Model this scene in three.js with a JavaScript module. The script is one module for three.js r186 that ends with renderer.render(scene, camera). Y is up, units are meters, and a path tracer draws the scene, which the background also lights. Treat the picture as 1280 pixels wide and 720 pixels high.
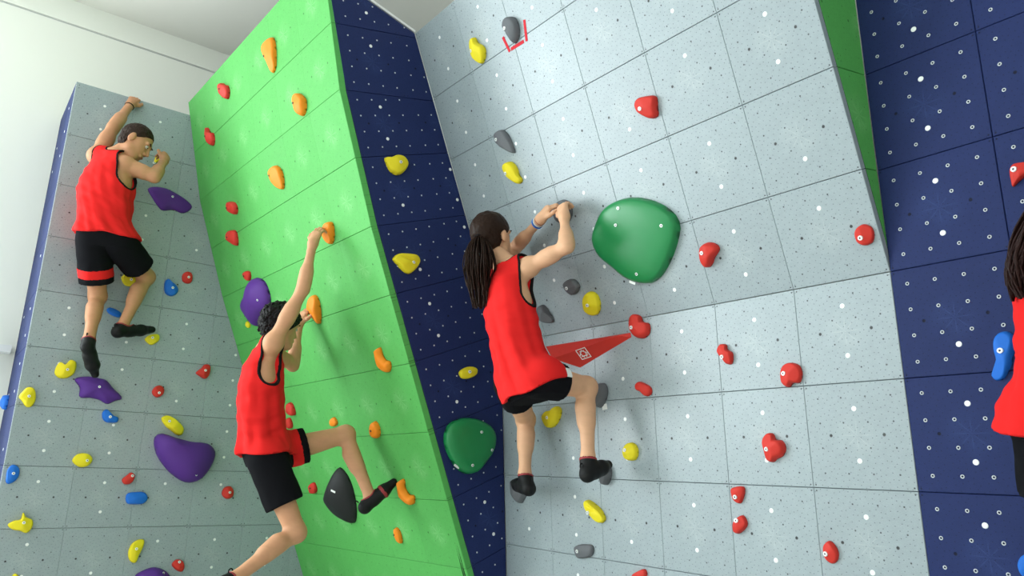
import * as THREE from 'three';
import { RectAreaLightUniformsLib } from 'three/addons/lights/RectAreaLightUniformsLib.js';
import { mergeGeometries, mergeVertices } from 'three/addons/utils/BufferGeometryUtils.js';
import { ConvexGeometry } from 'three/addons/geometries/ConvexGeometry.js';
import { ImprovedNoise } from 'three/addons/math/ImprovedNoise.js';

// ---------------------------------------------------------------- camera, light, exposure
const scene = new THREE.Scene();
const camera = new THREE.PerspectiveCamera(42.574, 16 / 9, 0.05, 60);
camera.position.set(1.1974, -0.7357, 2.6127);
camera.rotation.order = 'YXZ';
camera.rotation.set(THREE.MathUtils.degToRad(13.9116), THREE.MathUtils.degToRad(52.5999), THREE.MathUtils.degToRad(1.9392));
scene.add(camera);
const renderer = new THREE.WebGLRenderer({ antialias: true });
renderer.toneMapping = THREE.LinearToneMapping;
renderer.toneMappingExposure = 0.255;
renderer.shadowMap.enabled = true;
RectAreaLightUniformsLib.init();

const FLOOR = -2.25, CEIL = 2.945, WEST = -5.39, EAST = 4.6, BACK = -0.6, FRONT = 7.4;
const DAY = new THREE.Color().setRGB(0.90, 1.0, 1.03);
// glazed openings: wall side, centre along the wall, width, sill height, head height, radiance
const OPENINGS = [
  ['west', 3.95, 1.5, -1.2, 2.3, 44], ['west', 5.85, 1.5, -1.2, 2.3, 44],
  ['front', -3.2, 1.8, -0.6, 2.2, 8], ['front', -0.4, 1.8, -0.6, 2.2, 8], ['front', 2.4, 1.8, -0.6, 2.2, 8],
];
for (const [side, c, w, y0, y1, L] of OPENINGS) {
  const l = new THREE.RectAreaLight(DAY, L, w, y1 - y0);
  if (side === 'west') { l.position.set(WEST + 0.03, (y0 + y1) / 2, c); l.lookAt(WEST + 5, (y0 + y1) / 2, c); }
  else { l.position.set(c, (y0 + y1) / 2, FRONT - 0.03); l.lookAt(c, (y0 + y1) / 2, FRONT - 5); }
  l.castShadow = true;
  scene.add(l);
}

// ---------------------------------------------------------------- helpers
const T = 0.38;
const mix = (a, b, t) => a + (b - a) * t;
const smin = (a, b, k) => { const h = Math.max(k - Math.abs(a - b), 0) / k; return Math.min(a, b) - h * h * k * 0.25; };
let seed = 7;
const rnd = () => { seed = (seed * 1664525 + 1013904223) >>> 0; return seed / 4294967296; };
const noise = new ImprovedNoise();
const taken = {};
const numbered = n => { const k = taken[n] = (taken[n] ?? -1) + 1; return k ? `${n}_${String(k).padStart(3, '0')}` : n; };
function shade(o) { o.traverse(m => { if (m.isMesh) { m.castShadow = true; m.receiveShadow = true; } }); return o; }
function thing(name, label, category, group) {
  const o = new THREE.Group(); o.name = numbered(name); o.userData = { label, category };
  if (group) o.userData.group = group;
  scene.add(o); return o;
}
function part(name, geo, mat, parent, label) {
  const m = new THREE.Mesh(geo, mat); m.name = name; m.castShadow = m.receiveShadow = true;
  if (label) m.userData.label = label;
  parent.add(m); return m;
}
function single(name, geo, mat, label, category, group) {
  const m = new THREE.Mesh(geo, mat); m.name = numbered(name); m.castShadow = m.receiveShadow = true;
  m.userData = { label, category }; if (group) m.userData.group = group;
  scene.add(m); return m;
}
function structure(name, geo, mat, label) {
  const m = new THREE.Mesh(geo, mat); m.name = name; m.castShadow = m.receiveShadow = true;
  m.userData = { kind: 'structure', label, category: name.split('_')[0] };
  scene.add(m); return m;
}
const rgb = (r, g, b) => new THREE.Color().setRGB(r, g, b);
function frame(O, u, v) {
  const U = new THREE.Vector3(...u).normalize(), Vv = new THREE.Vector3(...v).normalize(), N = new THREE.Vector3().crossVectors(U, Vv).normalize();
  const m = new THREE.Matrix4().makeBasis(U, Vv, N).setPosition(...O);
  return { m, U, V: Vv, N, O: new THREE.Vector3(...O), at: (a, b, c = 0) => new THREE.Vector3(a, b, c).applyMatrix4(m) };
}
// wall frames (metres): origin, along the wall, up the slope, outward normal
const FRAME = {
  A: frame([0,0,0], [1.00000,0.00000,0.00000], [-0.00000,0.99739,0.07221]),
  B: frame([0,0,0], [1.00000,0.00000,0.00000], [-0.00000,0.92524,0.37938]),
  C: frame([-2.303,0,0], [0.00000,0.00000,-1.00000], [0.00000,1.00000,0.00000]),
  F: frame([-4.525,-0.045,1.814], [0.00000,0.00000,-1.00000], [-0.02999,0.99955,0.00000]),
  G: frame([-4.56,0,2.204], [1.00000,0.00000,0.00000], [0.00000,1.00000,0.00000]),
  D1: frame([-2.303,0.526,0.911], [0.99877,0.02012,-0.04542], [-0.00148,0.92597,0.37759]),
  D2: frame([-2.303,0.526,0.911], [0.99877,0.02012,-0.04542], [-0.00402,0.94403,0.32985]),
  D3: frame([-2.303,1.254,1.165], [0.99877,0.02012,-0.04542], [-0.00929,0.97382,0.22712]),
};
FRAME.E = frame([0, 0, 0], [0, 0, -1], [0, 1, 0]);

// ---------------------------------------------------------------- materials
function dataTex(n, fn, srgb = true) {
  const d = new Uint8Array(n * n * 4);
  for (let j = 0; j < n; j++) for (let i = 0; i < n; i++) {
    const c = fn((i + 0.5) / n, (j + 0.5) / n, i, j), k = (j * n + i) * 4;
    d[k] = c[0]; d[k + 1] = c[1]; d[k + 2] = c[2]; d[k + 3] = 255;
  }
  const t = new THREE.DataTexture(d, n, n);
  t.wrapS = t.wrapT = THREE.RepeatWrapping; t.magFilter = THREE.LinearFilter; t.minFilter = THREE.LinearMipmapLinearFilter; t.generateMipmaps = true;
  if (srgb) t.colorSpace = THREE.SRGBColorSpace;
  t.needsUpdate = true; return t;
}
const cl = (x, a = 0, b = 255) => Math.min(b, Math.max(a, x));
const sst = (a, b, x) => { const t = cl((x - a) / (b - a), 0, 1); return t * t * (3 - 2 * t); };
// marks moulded into one climbing panel (unit square): screw dots, bolt holes, tiny grip dimples and a chalky centre rosette
const dimples = [];
for (let i = 0; i < 18; i++) for (let j = 0; j < 18; j++) dimples.push([(i + 0.5 + 0.3 * Math.sin(j * 2.1 + i)) / 18, (j + 0.5 + 0.3 * Math.cos(i * 1.7 + j * 0.6)) / 18]);
const screws = []; for (let i = 0; i < 4; i++) for (let j = 0; j < 4; j++) screws.push([0.14 + 0.24 * i, 0.14 + 0.24 * j]);
const corners = []; for (const a of [0.028, 0.972]) for (const b of [0.028, 0.972]) corners.push([a, b]);
const bores = [[0.24, 0.5], [0.76, 0.5]];
function markField(N) { // per pixel: darkness of holes, rosette amount
  const hole = new Float32Array(N * N), ros = new Float32Array(N * N);
  const stamp = (x, y, r, a) => {
    const R = Math.ceil(r * N) + 2, cx = x * N, cy = y * N;
    for (let j = -R; j <= R; j++) for (let i = -R; i <= R; i++) {
      const px = Math.floor(cx) + i, py = Math.floor(cy) + j, d = Math.hypot(px + 0.5 - cx, py + 0.5 - cy) / N;
      const k = ((py + N) % N) * N + ((px + N) % N); hole[k] = Math.max(hole[k], a * (1 - sst(r * 0.7, r * 1.15, d)));
    }
  };
  for (const [x, y] of dimples) stamp(x, y, 0.0048, 0.42);
  for (const [x, y] of screws) stamp(x, y, 0.0085, 0.72);
  for (const [x, y] of corners) stamp(x, y, 0.008, 0.8);
  for (const [x, y] of bores) stamp(x, y, 0.0155, 1);
  for (let j = 0; j < N; j++) for (let i = 0; i < N; i++) {
    const x = (i + 0.5) / N - 0.5, y = (j + 0.5) / N - 0.5, r = Math.hypot(x, y), a = Math.atan2(y, x);
    const n = 0.5 + 0.5 * noise.noise(x * 110, y * 110, 3.1), n2 = 0.5 + 0.5 * noise.noise(x * 7, y * 7, 8.7);
    const ray = Math.pow(0.5 + 0.5 * Math.cos(a * 8), 14) * (1 - sst(0.06, 0.17, r));
    ros[j * N + i] = (1 - sst(0.05, 0.27, r)) * sst(0.2, 0.8, n * 0.5 + n2 * 0.5) * 0.75 + ray * 0.6;
  }
  return { hole, ros };
}
const NP = 512, marks = markField(NP);
function panelMats(base, rosette, dot, rough, count, spec = 1, chalk = 0.5) {
  const map = dataTex(NP, (x, y, i, j) => {
    const k = j * NP + i, g = (noise.noise(x * 90, y * 90, 1.3) * 0.5 + noise.noise(x * 14, y * 14, 5.2) * 0.5);
    const h = marks.hole[k], r = marks.ros[k] * (1 - h);
    return [0, 1, 2].map(c => cl((base[c] * (1 + 0.045 * g)) * (1 - r * chalk) + rosette[c] * r * chalk + (dot[c] - base[c]) * h));
  });
  const bump = dataTex(NP, (x, y, i, j) => { const v = cl(210 - 200 * marks.hole[j * NP + i] + 30 * noise.noise(x * 160, y * 160, 9.1)); return [v, v, v]; }, false);
  const out = [];
  for (let i = 0; i < count; i++) {
    const q = 1 - 0.022 * i;
    out.push(new THREE.MeshPhysicalMaterial({ color: rgb(q, q, q), map, bumpMap: bump, bumpScale: 0.0012, roughness: rough + 0.03 * (i % 2), specularIntensity: spec, metalness: 0 }));
  }
  return out;
}
const PM = {
  grey: panelMats([152, 164, 170], [190, 198, 198], [44, 46, 50], 0.3, 3),
  navy: panelMats([31, 44, 92], [60, 82, 134], [10, 15, 42], 0.6, 3, 0.4),
  green: panelMats([88, 173, 88], [146, 206, 140], [54, 122, 52], 0.6, 3, 0.5, 0.75),
};
const M = {
  insert: new THREE.MeshStandardMaterial({ color: rgb(0.86, 0.88, 0.88), roughness: 0.35, metalness: 0.1 }),
  ring: new THREE.MeshStandardMaterial({ color: rgb(0.62, 0.65, 0.68), roughness: 0.4, metalness: 0.2 }),
  steel: new THREE.MeshStandardMaterial({ color: rgb(0.12, 0.08, 0.06), roughness: 0.6, metalness: 0.3 }),
  socket: new THREE.MeshStandardMaterial({ color: rgb(0.03, 0.03, 0.03), roughness: 0.7 }),
  backing: new THREE.MeshStandardMaterial({ color: rgb(0.03, 0.03, 0.035), roughness: 0.95 }),
  plaster: new THREE.MeshStandardMaterial({ color: rgb(0.90, 0.91, 0.85), roughness: 0.9 }),
  ceiling: new THREE.MeshStandardMaterial({ color: rgb(0.86, 0.85, 0.80), roughness: 0.95 }),
  floor: new THREE.MeshStandardMaterial({ color: rgb(0.66, 0.64, 0.60), roughness: 0.8 }),
  frame: new THREE.MeshStandardMaterial({ color: rgb(0.82, 0.83, 0.83), roughness: 0.45 }),
  pane: new THREE.MeshStandardMaterial({ color: rgb(0.2, 0.2, 0.2), roughness: 0.2, emissive: DAY, emissiveIntensity: 4 }),
  black: new THREE.MeshPhysicalMaterial({ color: rgb(0.012, 0.012, 0.014), roughness: 0.6 }),
  white: new THREE.MeshStandardMaterial({ color: rgb(0.85, 0.86, 0.85), roughness: 0.6 }),
  tape: new THREE.MeshPhysicalMaterial({ color: rgb(0.62, 0.035, 0.05), roughness: 0.8, specularIntensity: 0.3 }),
};
const plasterBump = dataTex(256, (x, y) => { const v = 128 + 60 * noise.noise(x * 40, y * 40, 2) + 40 * noise.noise(x * 9, y * 9, 4); return [v, v, v]; }, false);
M.plaster.bumpMap = plasterBump; M.plaster.bumpScale = 0.001;

// ---------------------------------------------------------------- the room
const bx = (x0, x1, y0, y1, z0, z1) => new THREE.BoxGeometry(x1 - x0, y1 - y0, z1 - z0).translate((x0 + x1) / 2, (y0 + y1) / 2, (z0 + z1) / 2);
structure('floor', bx(WEST - 0.2, EAST + 0.2, FLOOR - 0.2, FLOOR, BACK - 0.2, FRONT + 0.2), M.floor, 'grey matted hall floor');
structure('ceiling', bx(WEST - 0.2, EAST + 0.2, CEIL, CEIL + 0.2, BACK - 0.2, FRONT + 0.2), M.ceiling, 'plain off-white hall ceiling');
structure('wall_back', bx(WEST - 0.2, EAST + 0.2, FLOOR, CEIL, BACK - 0.2, BACK), M.plaster, 'white plaster wall behind the climbing walls');
structure('wall_right', bx(EAST, EAST + 0.2, FLOOR, CEIL, BACK, FRONT + 0.2), M.plaster, 'white plaster wall opposite');
function piercedWall(name, side, label) {
  const g = [], list = OPENINGS.filter(o => o[0] === side).sort((a, b) => a[1] - b[1]);
  const lo = side === 'west' ? BACK : WEST - 0.2, hi = side === 'west' ? FRONT + 0.2 : EAST;
  const slab = (a, b, y0, y1) => { if (b - a > 1e-4 && y1 - y0 > 1e-4) g.push(side === 'west' ? bx(WEST - 0.2, WEST, y0, y1, a, b) : bx(a, b, y0, y1, FRONT, FRONT + 0.2)); };
  let at = lo;
  for (const [, c, w, y0, y1] of list) { slab(at, c - w / 2, FLOOR, CEIL); slab(c - w / 2, c + w / 2, FLOOR, y0); slab(c - w / 2, c + w / 2, y1, CEIL); at = c + w / 2; }
  slab(at, hi, FLOOR, CEIL);
  return structure(name, mergeGeometries(g), M.plaster, label);
}
piercedWall('wall_left', 'west', 'bright white plaster wall beside the grey boulder');
piercedWall('wall_front', 'front', 'white plaster wall with tall windows');
OPENINGS.forEach(([side, c, w, y0, y1], i) => {
  const o = new THREE.Group(); o.name = `window_${i + 1}`; o.userData = { kind: 'structure', label: 'tall white framed window full of daylight', category: 'window' }; scene.add(o);
  const t = 0.05, bars = [[-w / 2, -w / 2 + t, y0, y1], [w / 2 - t, w / 2, y0, y1], [-w / 2, w / 2, y0, y0 + t], [-w / 2, w / 2, y1 - t, y1], [-t / 2, t / 2, y0, y1]];
  const put = (a, b, c0, d, q0, q1) => side === 'west' ? bx(WEST - q1, WEST - q0, c0, d, c + a, c + b) : bx(c + a, c + b, c0, d, FRONT + q0, FRONT + q1);
  part('window_frame', mergeGeometries(bars.map(b => put(...b, 0.03, 0.09))), M.frame, o);
  part('pane', put(-w / 2, w / 2, y0, y1, 0.1, 0.11), M.pane, o);
});
structure('trim_1', bx(WEST, WEST + 0.014, 2.735, CEIL, BACK, FRONT), M.plaster, 'white boxed strip along the top of the wall');
structure('trim_2', bx(WEST, WEST + 0.006, 2.726, 2.731, BACK, FRONT), new THREE.MeshStandardMaterial({ color: rgb(0.6, 0.61, 0.62), roughness: 0.7 }), 'thin grey cable run under the boxed strip');
structure('trim_3', bx(WEST, WEST + 0.16, -0.02, 0.03, 2.24, 3.1), M.frame, 'white ledge on the wall beside the navy boulder side');

// ---------------------------------------------------------------- climbing wall panels
function inset(poly, d) { // convex-ish polygon, counter-clockwise
  const n = poly.length, out = [];
  for (let i = 0; i < n; i++) {
    const a = poly[(i + n - 1) % n], b = poly[i], c = poly[(i + 1) % n];
    const e1 = [b[0] - a[0], b[1] - a[1]], e2 = [c[0] - b[0], c[1] - b[1]], l1 = Math.hypot(...e1), l2 = Math.hypot(...e2);
    const n1 = [-e1[1] / l1, e1[0] / l1], n2 = [-e2[1] / l2, e2[0] / l2], k = 1 + n1[0] * n2[0] + n1[1] * n2[1];
    const q = d / Math.max(k, 0.3); out.push([b[0] + (n1[0] + n2[0]) * q, b[1] + (n1[1] + n2[1]) * q]);
  }
  return out;
}
function area(p) { let s = 0; for (let i = 0; i < p.length; i++) { const a = p[i], b = p[(i + 1) % p.length]; s += a[0] * b[1] - b[0] * a[1]; } return s / 2; }
function clip(poly, px, py, nx, ny) { // keep the side where (p - P).n >= 0
  const out = [], f = p => (p[0] - px) * nx + (p[1] - py) * ny;
  for (let i = 0; i < poly.length; i++) {
    const a = poly[i], b = poly[(i + 1) % poly.length], fa = f(a), fb = f(b);
    if (fa >= 0) out.push(a);
    if ((fa > 0 && fb < 0) || (fa < 0 && fb > 0)) { const t = fa / (fa - fb); out.push([a[0] + (b[0] - a[0]) * t, a[1] + (b[1] - a[1]) * t]); }
  }
  return out;
}
function panelGeo(poly, th, map) { // prism with a small chamfer; map(u,v) -> texture uv
  if (area(poly) < 0) poly = poly.slice().reverse();
  const outer = inset(poly, 0.001), face = inset(outer, 0.0018), n = poly.length, pos = [], uv = [];
  const push = (p, z) => { pos.push(p[0], p[1], z); uv.push(...map(p[0], p[1])); };
  for (const t of THREE.ShapeUtils.triangulateShape(face.map(p => new THREE.Vector2(...p)), [])) for (const i of t) push(face[i], 0);
  const quad = (a, za, b, zb) => { for (let i = 0; i < n; i++) { const j = (i + 1) % n; push(a[i], za); push(b[i], zb); push(b[j], zb); push(a[i], za); push(b[j], zb); push(a[j], za); } };
  quad(face, 0, outer, -0.0018); quad(outer, -0.0018, outer, -th);
  const g = new THREE.BufferGeometry();
  g.setAttribute('position', new THREE.Float32BufferAttribute(pos, 3)); g.setAttribute('uv', new THREE.Float32BufferAttribute(uv, 2));
  g.computeVertexNormals(); return g;
}
const discGeo = (r, h, x, y) => new THREE.CylinderGeometry(r * 0.85, r, h, 12, 1).rotateX(Math.PI / 2).translate(x, y, h / 2);
const ringGeo = (r, x, y) => new THREE.TorusGeometry(r, r * 0.36, 5, 10).translate(x, y, 0.0006);
const inside = (p, x, y, m) => { const q = inset(area(p) < 0 ? p.slice().reverse() : p, m); for (let i = 0; i < q.length; i++) { const a = q[i], b = q[(i + 1) % q.length]; if ((b[0] - a[0]) * (y - a[1]) - (b[1] - a[1]) * (x - a[0]) < 0) return false; } return true; };
const insertCache = {};
function addPanel(wall, fr, poly, color, th, O, ax, opt = {}) {
  if (opt.butt) { const m = (Math.min(...poly.map(p => p[0])) + Math.max(...poly.map(p => p[0]))) / 2; poly = poly.map(p => [p[0] + Math.sign(p[0] - m) * opt.butt, p[1]]); } // side joints are tighter than the level ones
  // O: lower-left tile corner, ax: direction of the tile's own horizontal (unit)
  const ay = [-ax[1], ax[0]];
  const map = (u, v) => { const x = u - O[0], y = v - O[1]; return [(x * ax[0] + y * ax[1]) / T, (x * ay[0] + y * ay[1]) / T]; };
  const g = panelGeo(poly, th, map).applyMatrix4(fr.m);
  const m = part('panel', g, PM[color][Math.floor(rnd() * 3)], wall);
  const back = (s, t) => [O[0] + (ax[0] * s + ay[0] * t) * T, O[1] + (ax[1] * s + ay[1] * t) * T];
  const big = [], ringsG = [], cols = opt.cols ?? 1;
  for (let c = 0; c < cols; c++) {
    if (opt.big) for (const [s, t] of [[0.5, 0.75], [0.5, 0.26]]) { const [x, y] = back(s + c, t); if (inside(poly, x, y, 0.012) && rnd() < opt.big) big.push(discGeo(0.0098, 0.0016, x, y)); }
    if (opt.ring) for (const [s, t] of screws) { const [x, y] = back(s + c, t); if (inside(poly, x, y, 0.008)) ringsG.push(opt.ring === 2 ? discGeo(0.0046, 0.0012, x, y) : ringGeo(0.005, x, y)); }
  }
  if (big.length) part('bolt_insert', mergeGeometries(big).applyMatrix4(fr.m), M.insert, m);
  if (ringsG.length) { const r = part('screw_rings', mergeGeometries(ringsG).applyMatrix4(fr.m), M.ring, m); r.userData.kind = 'stuff'; }
  return m;
}
function backing(wall, fr, poly, z) {
  const pos = [];
  for (const t of THREE.ShapeUtils.triangulateShape(poly.map(p => new THREE.Vector2(...p)), [])) for (const i of t) pos.push(poly[i][0], poly[i][1], z);
  const g = new THREE.BufferGeometry(); g.setAttribute('position', new THREE.Float32BufferAttribute(pos, 3)); g.computeVertexNormals();
  const g2 = g.clone().translate(0, 0, -0.015); const ix = [...Array(pos.length / 3).keys()]; const rev = []; for (let i = 0; i < ix.length; i += 3) rev.push(i, i + 2, i + 1); g2.setIndex(rev);
  part('backing_board', mergeGeometries([g, g2.toNonIndexed()]).applyMatrix4(fr.m), M.backing, wall);
}
const XC = -2.303, BTOP = 1.925;
const AB = FRAME.A.V, BB = FRAME.B.V;
// main grey wall: lower upright part (A) and upper overhang (B)
const greyWall = thing('climbing_wall', 'light grey panelled climbing wall with an overhanging upper half and a very large green hold', 'climbing wall');
const colX = [XC, -5 * T, -4 * T, -3 * T, -2 * T, -T, 0];
for (let c = 0; c < 6; c++) {
  const x0 = colX[c], x1 = colX[c + 1], ox = x1 - T;
  for (let r = 0; r < 6; r++) { const v1 = -r * T, v0 = r === 5 ? -2.245 : v1 - T; addPanel(greyWall, FRAME.A, [[x0, v0], [x1, v0], [x1, v1], [x0, v1]], 'grey', 0.03, [ox, v1 - T], [1, 0], { big: 0.9, butt: 0.0007 }); }
  for (let r = 0; r < 5; r++) { const v0 = r * T, v1 = r === 4 ? BTOP : v0 + T; addPanel(greyWall, FRAME.B, [[x0, v0], [x1, v0], [x1, v1], [x0, v1]], 'grey', 0.03, [ox, v0], [1, 0], { big: 0.9, butt: 0.0007 }); }
}
backing(greyWall, FRAME.A, [[XC, -2.245], [0, -2.245], [0, 0], [XC, 0]], -0.032);
backing(greyWall, FRAME.B, [[XC, 0], [0, 0], [0, BTOP], [XC, BTOP]], -0.032);
// navy wall continuing the lower plane
const navyWall = thing('climbing_wall', 'navy blue panelled climbing wall where the long-haired climber hangs', 'climbing wall');
for (let c = 0; c < 4; c++) for (let r = -6; r < 6; r++) { const v0 = r === -6 ? -2.245 : r * T; addPanel(navyWall, FRAME.A, [[c * T, v0], [c * T + T, v0], [c * T + T, r * T + T], [c * T, r * T + T]], 'navy', 0.03, [c * T, r * T], [1, 0], { big: 0.85, ring: 1 }); }
backing(navyWall, FRAME.A, [[0, -2.245], [4 * T, -2.245], [4 * T, 6 * T], [0, 6 * T]], -0.032);
// green sliver closing the side of the overhang
const sliver = thing('climbing_wall', 'narrow dark green tapering side panel between the grey overhang and navy wall', 'climbing wall');
for (let k = 0; k < 5; k++) {
  const pt = (V, s, off, N) => [-(V.z * s + N.z * off), V.y * s + N.y * off];
  const k1 = k === 4 ? BTOP : (k + 1) * T;
  const poly = [pt(BB, Math.max(k * T, 0.09), -0.031, FRAME.B.N), pt(AB, Math.max(k * T, 0.09), 0.001, FRAME.A.N), pt(AB, k1, 0.001, FRAME.A.N), pt(BB, k1, -0.031, FRAME.B.N)];
  addPanel(sliver, FRAME.E, poly, 'green', 0.02, [-0.3 * k - 0.4, k * T], [1, 0]);
}
// green overhanging wall: three slopes, six columns
const greenWall = thing('climbing_wall', 'bright green overhanging climbing wall with orange and red holds', 'climbing wall');
const DS = 0.3857, DT = 0.038; // row height, panel thickness
const slopes = [['D1', -7, 0], ['D2', 0, 2], ['D3', 0, 2.06]];
const uR = (f, v) => (XC - f.at(0, v).x) / f.U.x;
const uL = (f, v) => { const q = f.at(0, v), F = FRAME.F; return (F.N.dot(F.O) - F.N.dot(q)) / F.N.dot(f.U); };
for (const [k, r0, r1] of slopes) {
  const f = FRAME[k];
  for (let r = r0; r < r1 - 0.1; r++) {
    const v0 = r * DS, v1 = (k === 'D3' && r === 1) ? 2.07 * DS : Math.min(r + 1, r1) * DS;
    for (let c = 0; c < 6; c++) {
      const q = (v, s) => [uL(f, v) + 0.004 + (uR(f, v) - uL(f, v) - 0.004) * s, v];
      const p = [q(v0, c / 6), q(v0, (c + 1) / 6), q(v1, (c + 1) / 6), q(v1, c / 6)], ov = 0.0023; // columns butt tightly
      if (c > 0) { p[0][0] -= ov; p[3][0] -= ov; } if (c < 5) { p[1][0] += ov; p[2][0] += ov; }
      addPanel(greenWall, f, p, 'green', DT, [p[0][0], v0], [1, 0]);
    }
  }
  backing(greenWall, f, [[uL(f, r0 * DS) + 0.01, r0 * DS], [uR(f, r0 * DS), r0 * DS], [uR(f, r1 * DS), r1 * DS], [uL(f, r1 * DS) + 0.01, r1 * DS]], -DT - 0.002);
}
// navy side wall between the green and the grey walls
const navySide = thing('climbing_wall', 'navy blue tapering climbing wall between the green and grey walls', 'climbing wall');
{
  const edge = (k, v) => { const f = FRAME[k], p = f.at(uR(f, v), v, -DT - 0.002); return [-p.z, p.y]; };
  const dir = k => { const f = FRAME[k], l = Math.hypot(f.N.y, f.N.z); return [f.N.z / l, -f.N.y / l]; }; // into the wall, at right angles to the slope
  const bot = -7 * DS;
  const meet = edge('D1', bot);
  const onB = v => { const p = FRAME.B.at(XC, v, 0.001); return [-p.z, p.y]; }, onA = v => { const p = FRAME.A.at(XC, v, 0.001); return [-p.z, p.y]; };
  const topOuter = [-1.31, 1.933];
  const region = [meet, onA(-2.2), onA(0), onB(BTOP), topOuter, edge('D3', 0), edge('D2', 0)];
  const rows = [];
  for (let r = -7; r <= 0; r++) rows.push(['D1', r * DS]);
  rows.push(['D2', DS], ['D3', 0], ['D3', DS], ['D3', 2 * DS]);
  rows[7] = ['D2', 0];
  for (let i = 0; i < rows.length; i++) {
    const [k0, v0] = rows[i], p0 = edge(k0, v0), d0 = dir(k0);
    let poly = clip(region, p0[0], p0[1], -d0[1], d0[0]);
    if (i === 0) poly = region;
    if (i + 1 < rows.length) { const [k1, v1] = rows[i + 1], p1 = edge(k1, v1), d1 = dir(k1); poly = clip(poly, p1[0], p1[1], d1[1], -d1[0]); }
    poly = poly.filter((p, j) => { const b = poly[(j + 1) % poly.length]; return Math.hypot(p[0] - b[0], p[1] - b[1]) > 0.006; });
    if (poly.length < 3 || Math.abs(area(poly)) < 0.004) continue;
    addPanel(navySide, FRAME.C, poly, 'navy', 0.02, p0, d0, { big: 0.7, ring: 2, cols: 2 });
  }
  backing(navySide, FRAME.C, region, -0.024);
}
structure('trim_4', (() => { const a = FRAME.C.at(1.31 * -1, 1.948, 0), b = FRAME.C.at(-0.73, 1.796, 0), g = new THREE.BoxGeometry(0.02, 0.014, a.distanceTo(b)); g.lookAt(new THREE.Vector3().subVectors(b, a)); return g.translate((a.x + b.x) / 2 - 0.01, (a.y + b.y) / 2, (a.z + b.z) / 2); })(), M.frame, 'white strip capping the top of the navy side wall');
// left grey boulder face and its navy flank
const greyBoulder = thing('climbing_wall', 'mid grey upright climbing wall beside the white wall, with purple and yellow holds', 'climbing wall');
const FTOP = 1.934, FL = -0.39;
for (let c = -1; c < 5; c++) for (let r = -6; r < 5; r++) {
  const u0 = c < 0 ? FL : c * T, v0 = r === -6 ? -2.2 : r * T, v1 = r === 4 ? FTOP : r * T + T;
  addPanel(greyBoulder, FRAME.F, [[u0, v0], [c * T + T, v0], [c * T + T, v1], [u0, v1]], 'grey', 0.025, [c * T, r * T], [1, 0], { big: 0.8, butt: 0.0007 });
}
backing(greyBoulder, FRAME.F, [[FL, -2.2], [5 * T, -2.2], [5 * T, FTOP], [FL, FTOP]], -0.028);
const flank = thing('climbing_wall', 'narrow navy blue flank of the mid grey boulder', 'climbing wall');
for (let r = -6; r < 5; r++) {
  const xe = v => FRAME.F.at(FL, v, -0.027).x - FRAME.G.O.x, v0 = r === -6 ? -2.2 : r * T, v1 = r === 4 ? FTOP : r * T + T;
  for (const [a, b] of [[0, 0.5], [0.5, 1]]) {
    const q = (v, s) => [(-0.828) * (1 - s) + xe(v) * s, v - 0.045];
    addPanel(flank, FRAME.G, [q(v0, a), q(v0, b), q(v1, b), q(v1, a)], 'navy', 0.02, [q(v0, a)[0], v0 - 0.045], [1, 0], { big: 0.5 });
  }
}

// ---------------------------------------------------------------- holds
const gritMap = dataTex(256, (x, y) => { const v = 128 + 70 * noise.noise(x * 64, y * 64, 1) + 50 * noise.noise(x * 30, y * 30, 6); return [v, v, v]; }, false);
const HC = { yellow: [0.80, 0.66, 0.02], red: [0.60, 0.035, 0.025], orange: [0.86, 0.25, 0.012], purple: [0.095, 0.028, 0.25], blue: [0.015, 0.15, 0.62], green: [0.012, 0.22, 0.065], grey: [0.13, 0.135, 0.15], black: [0.016, 0.017, 0.019] };
const HM = {};
for (const k in HC) HM[k] = new THREE.MeshPhysicalMaterial({ color: rgb(...HC[k]), roughness: k === 'green' ? 0.32 : 0.55, specularIntensity: k === 'green' ? 0.8 : 0.5, bumpMap: gritMap, bumpScale: k === 'green' ? 0.0002 : 0.0006, clearcoat: 0 });
function smoothOutline(o, n) {
  const pts = []; for (let i = 0; i < o.length; i += 2) pts.push(new THREE.Vector3(o[i] / 1000, o[i + 1] / 1000, 0));
  const c = new THREE.CatmullRomCurve3(pts, true, 'centripetal'); return c.getSpacedPoints(n).slice(0, n).map(p => [p.x, p.y]);
}
const tiny = new THREE.CylinderGeometry(0.006, 0.006, 0.004, 6).rotateX(Math.PI / 2);
function nearestOn(sp, x, y) {
  let best = [sp[0][0] / 1000, sp[0][1] / 1000], bd = 1e9;
  for (let i = 0; i + 1 < sp.length; i++) {
    const a = sp[i].map(q => q / 1000), b = sp[i + 1].map(q => q / 1000), d = [b[0] - a[0], b[1] - a[1]];
    const t = cl(((x - a[0]) * d[0] + (y - a[1]) * d[1]) / (d[0] * d[0] + d[1] * d[1]), 0, 1), q = [a[0] + d[0] * t, a[1] + d[1] * t], e = Math.hypot(x - q[0], y - q[1]);
    if (e < bd) { bd = e; best = q; }
  }
  return best;
}
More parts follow.
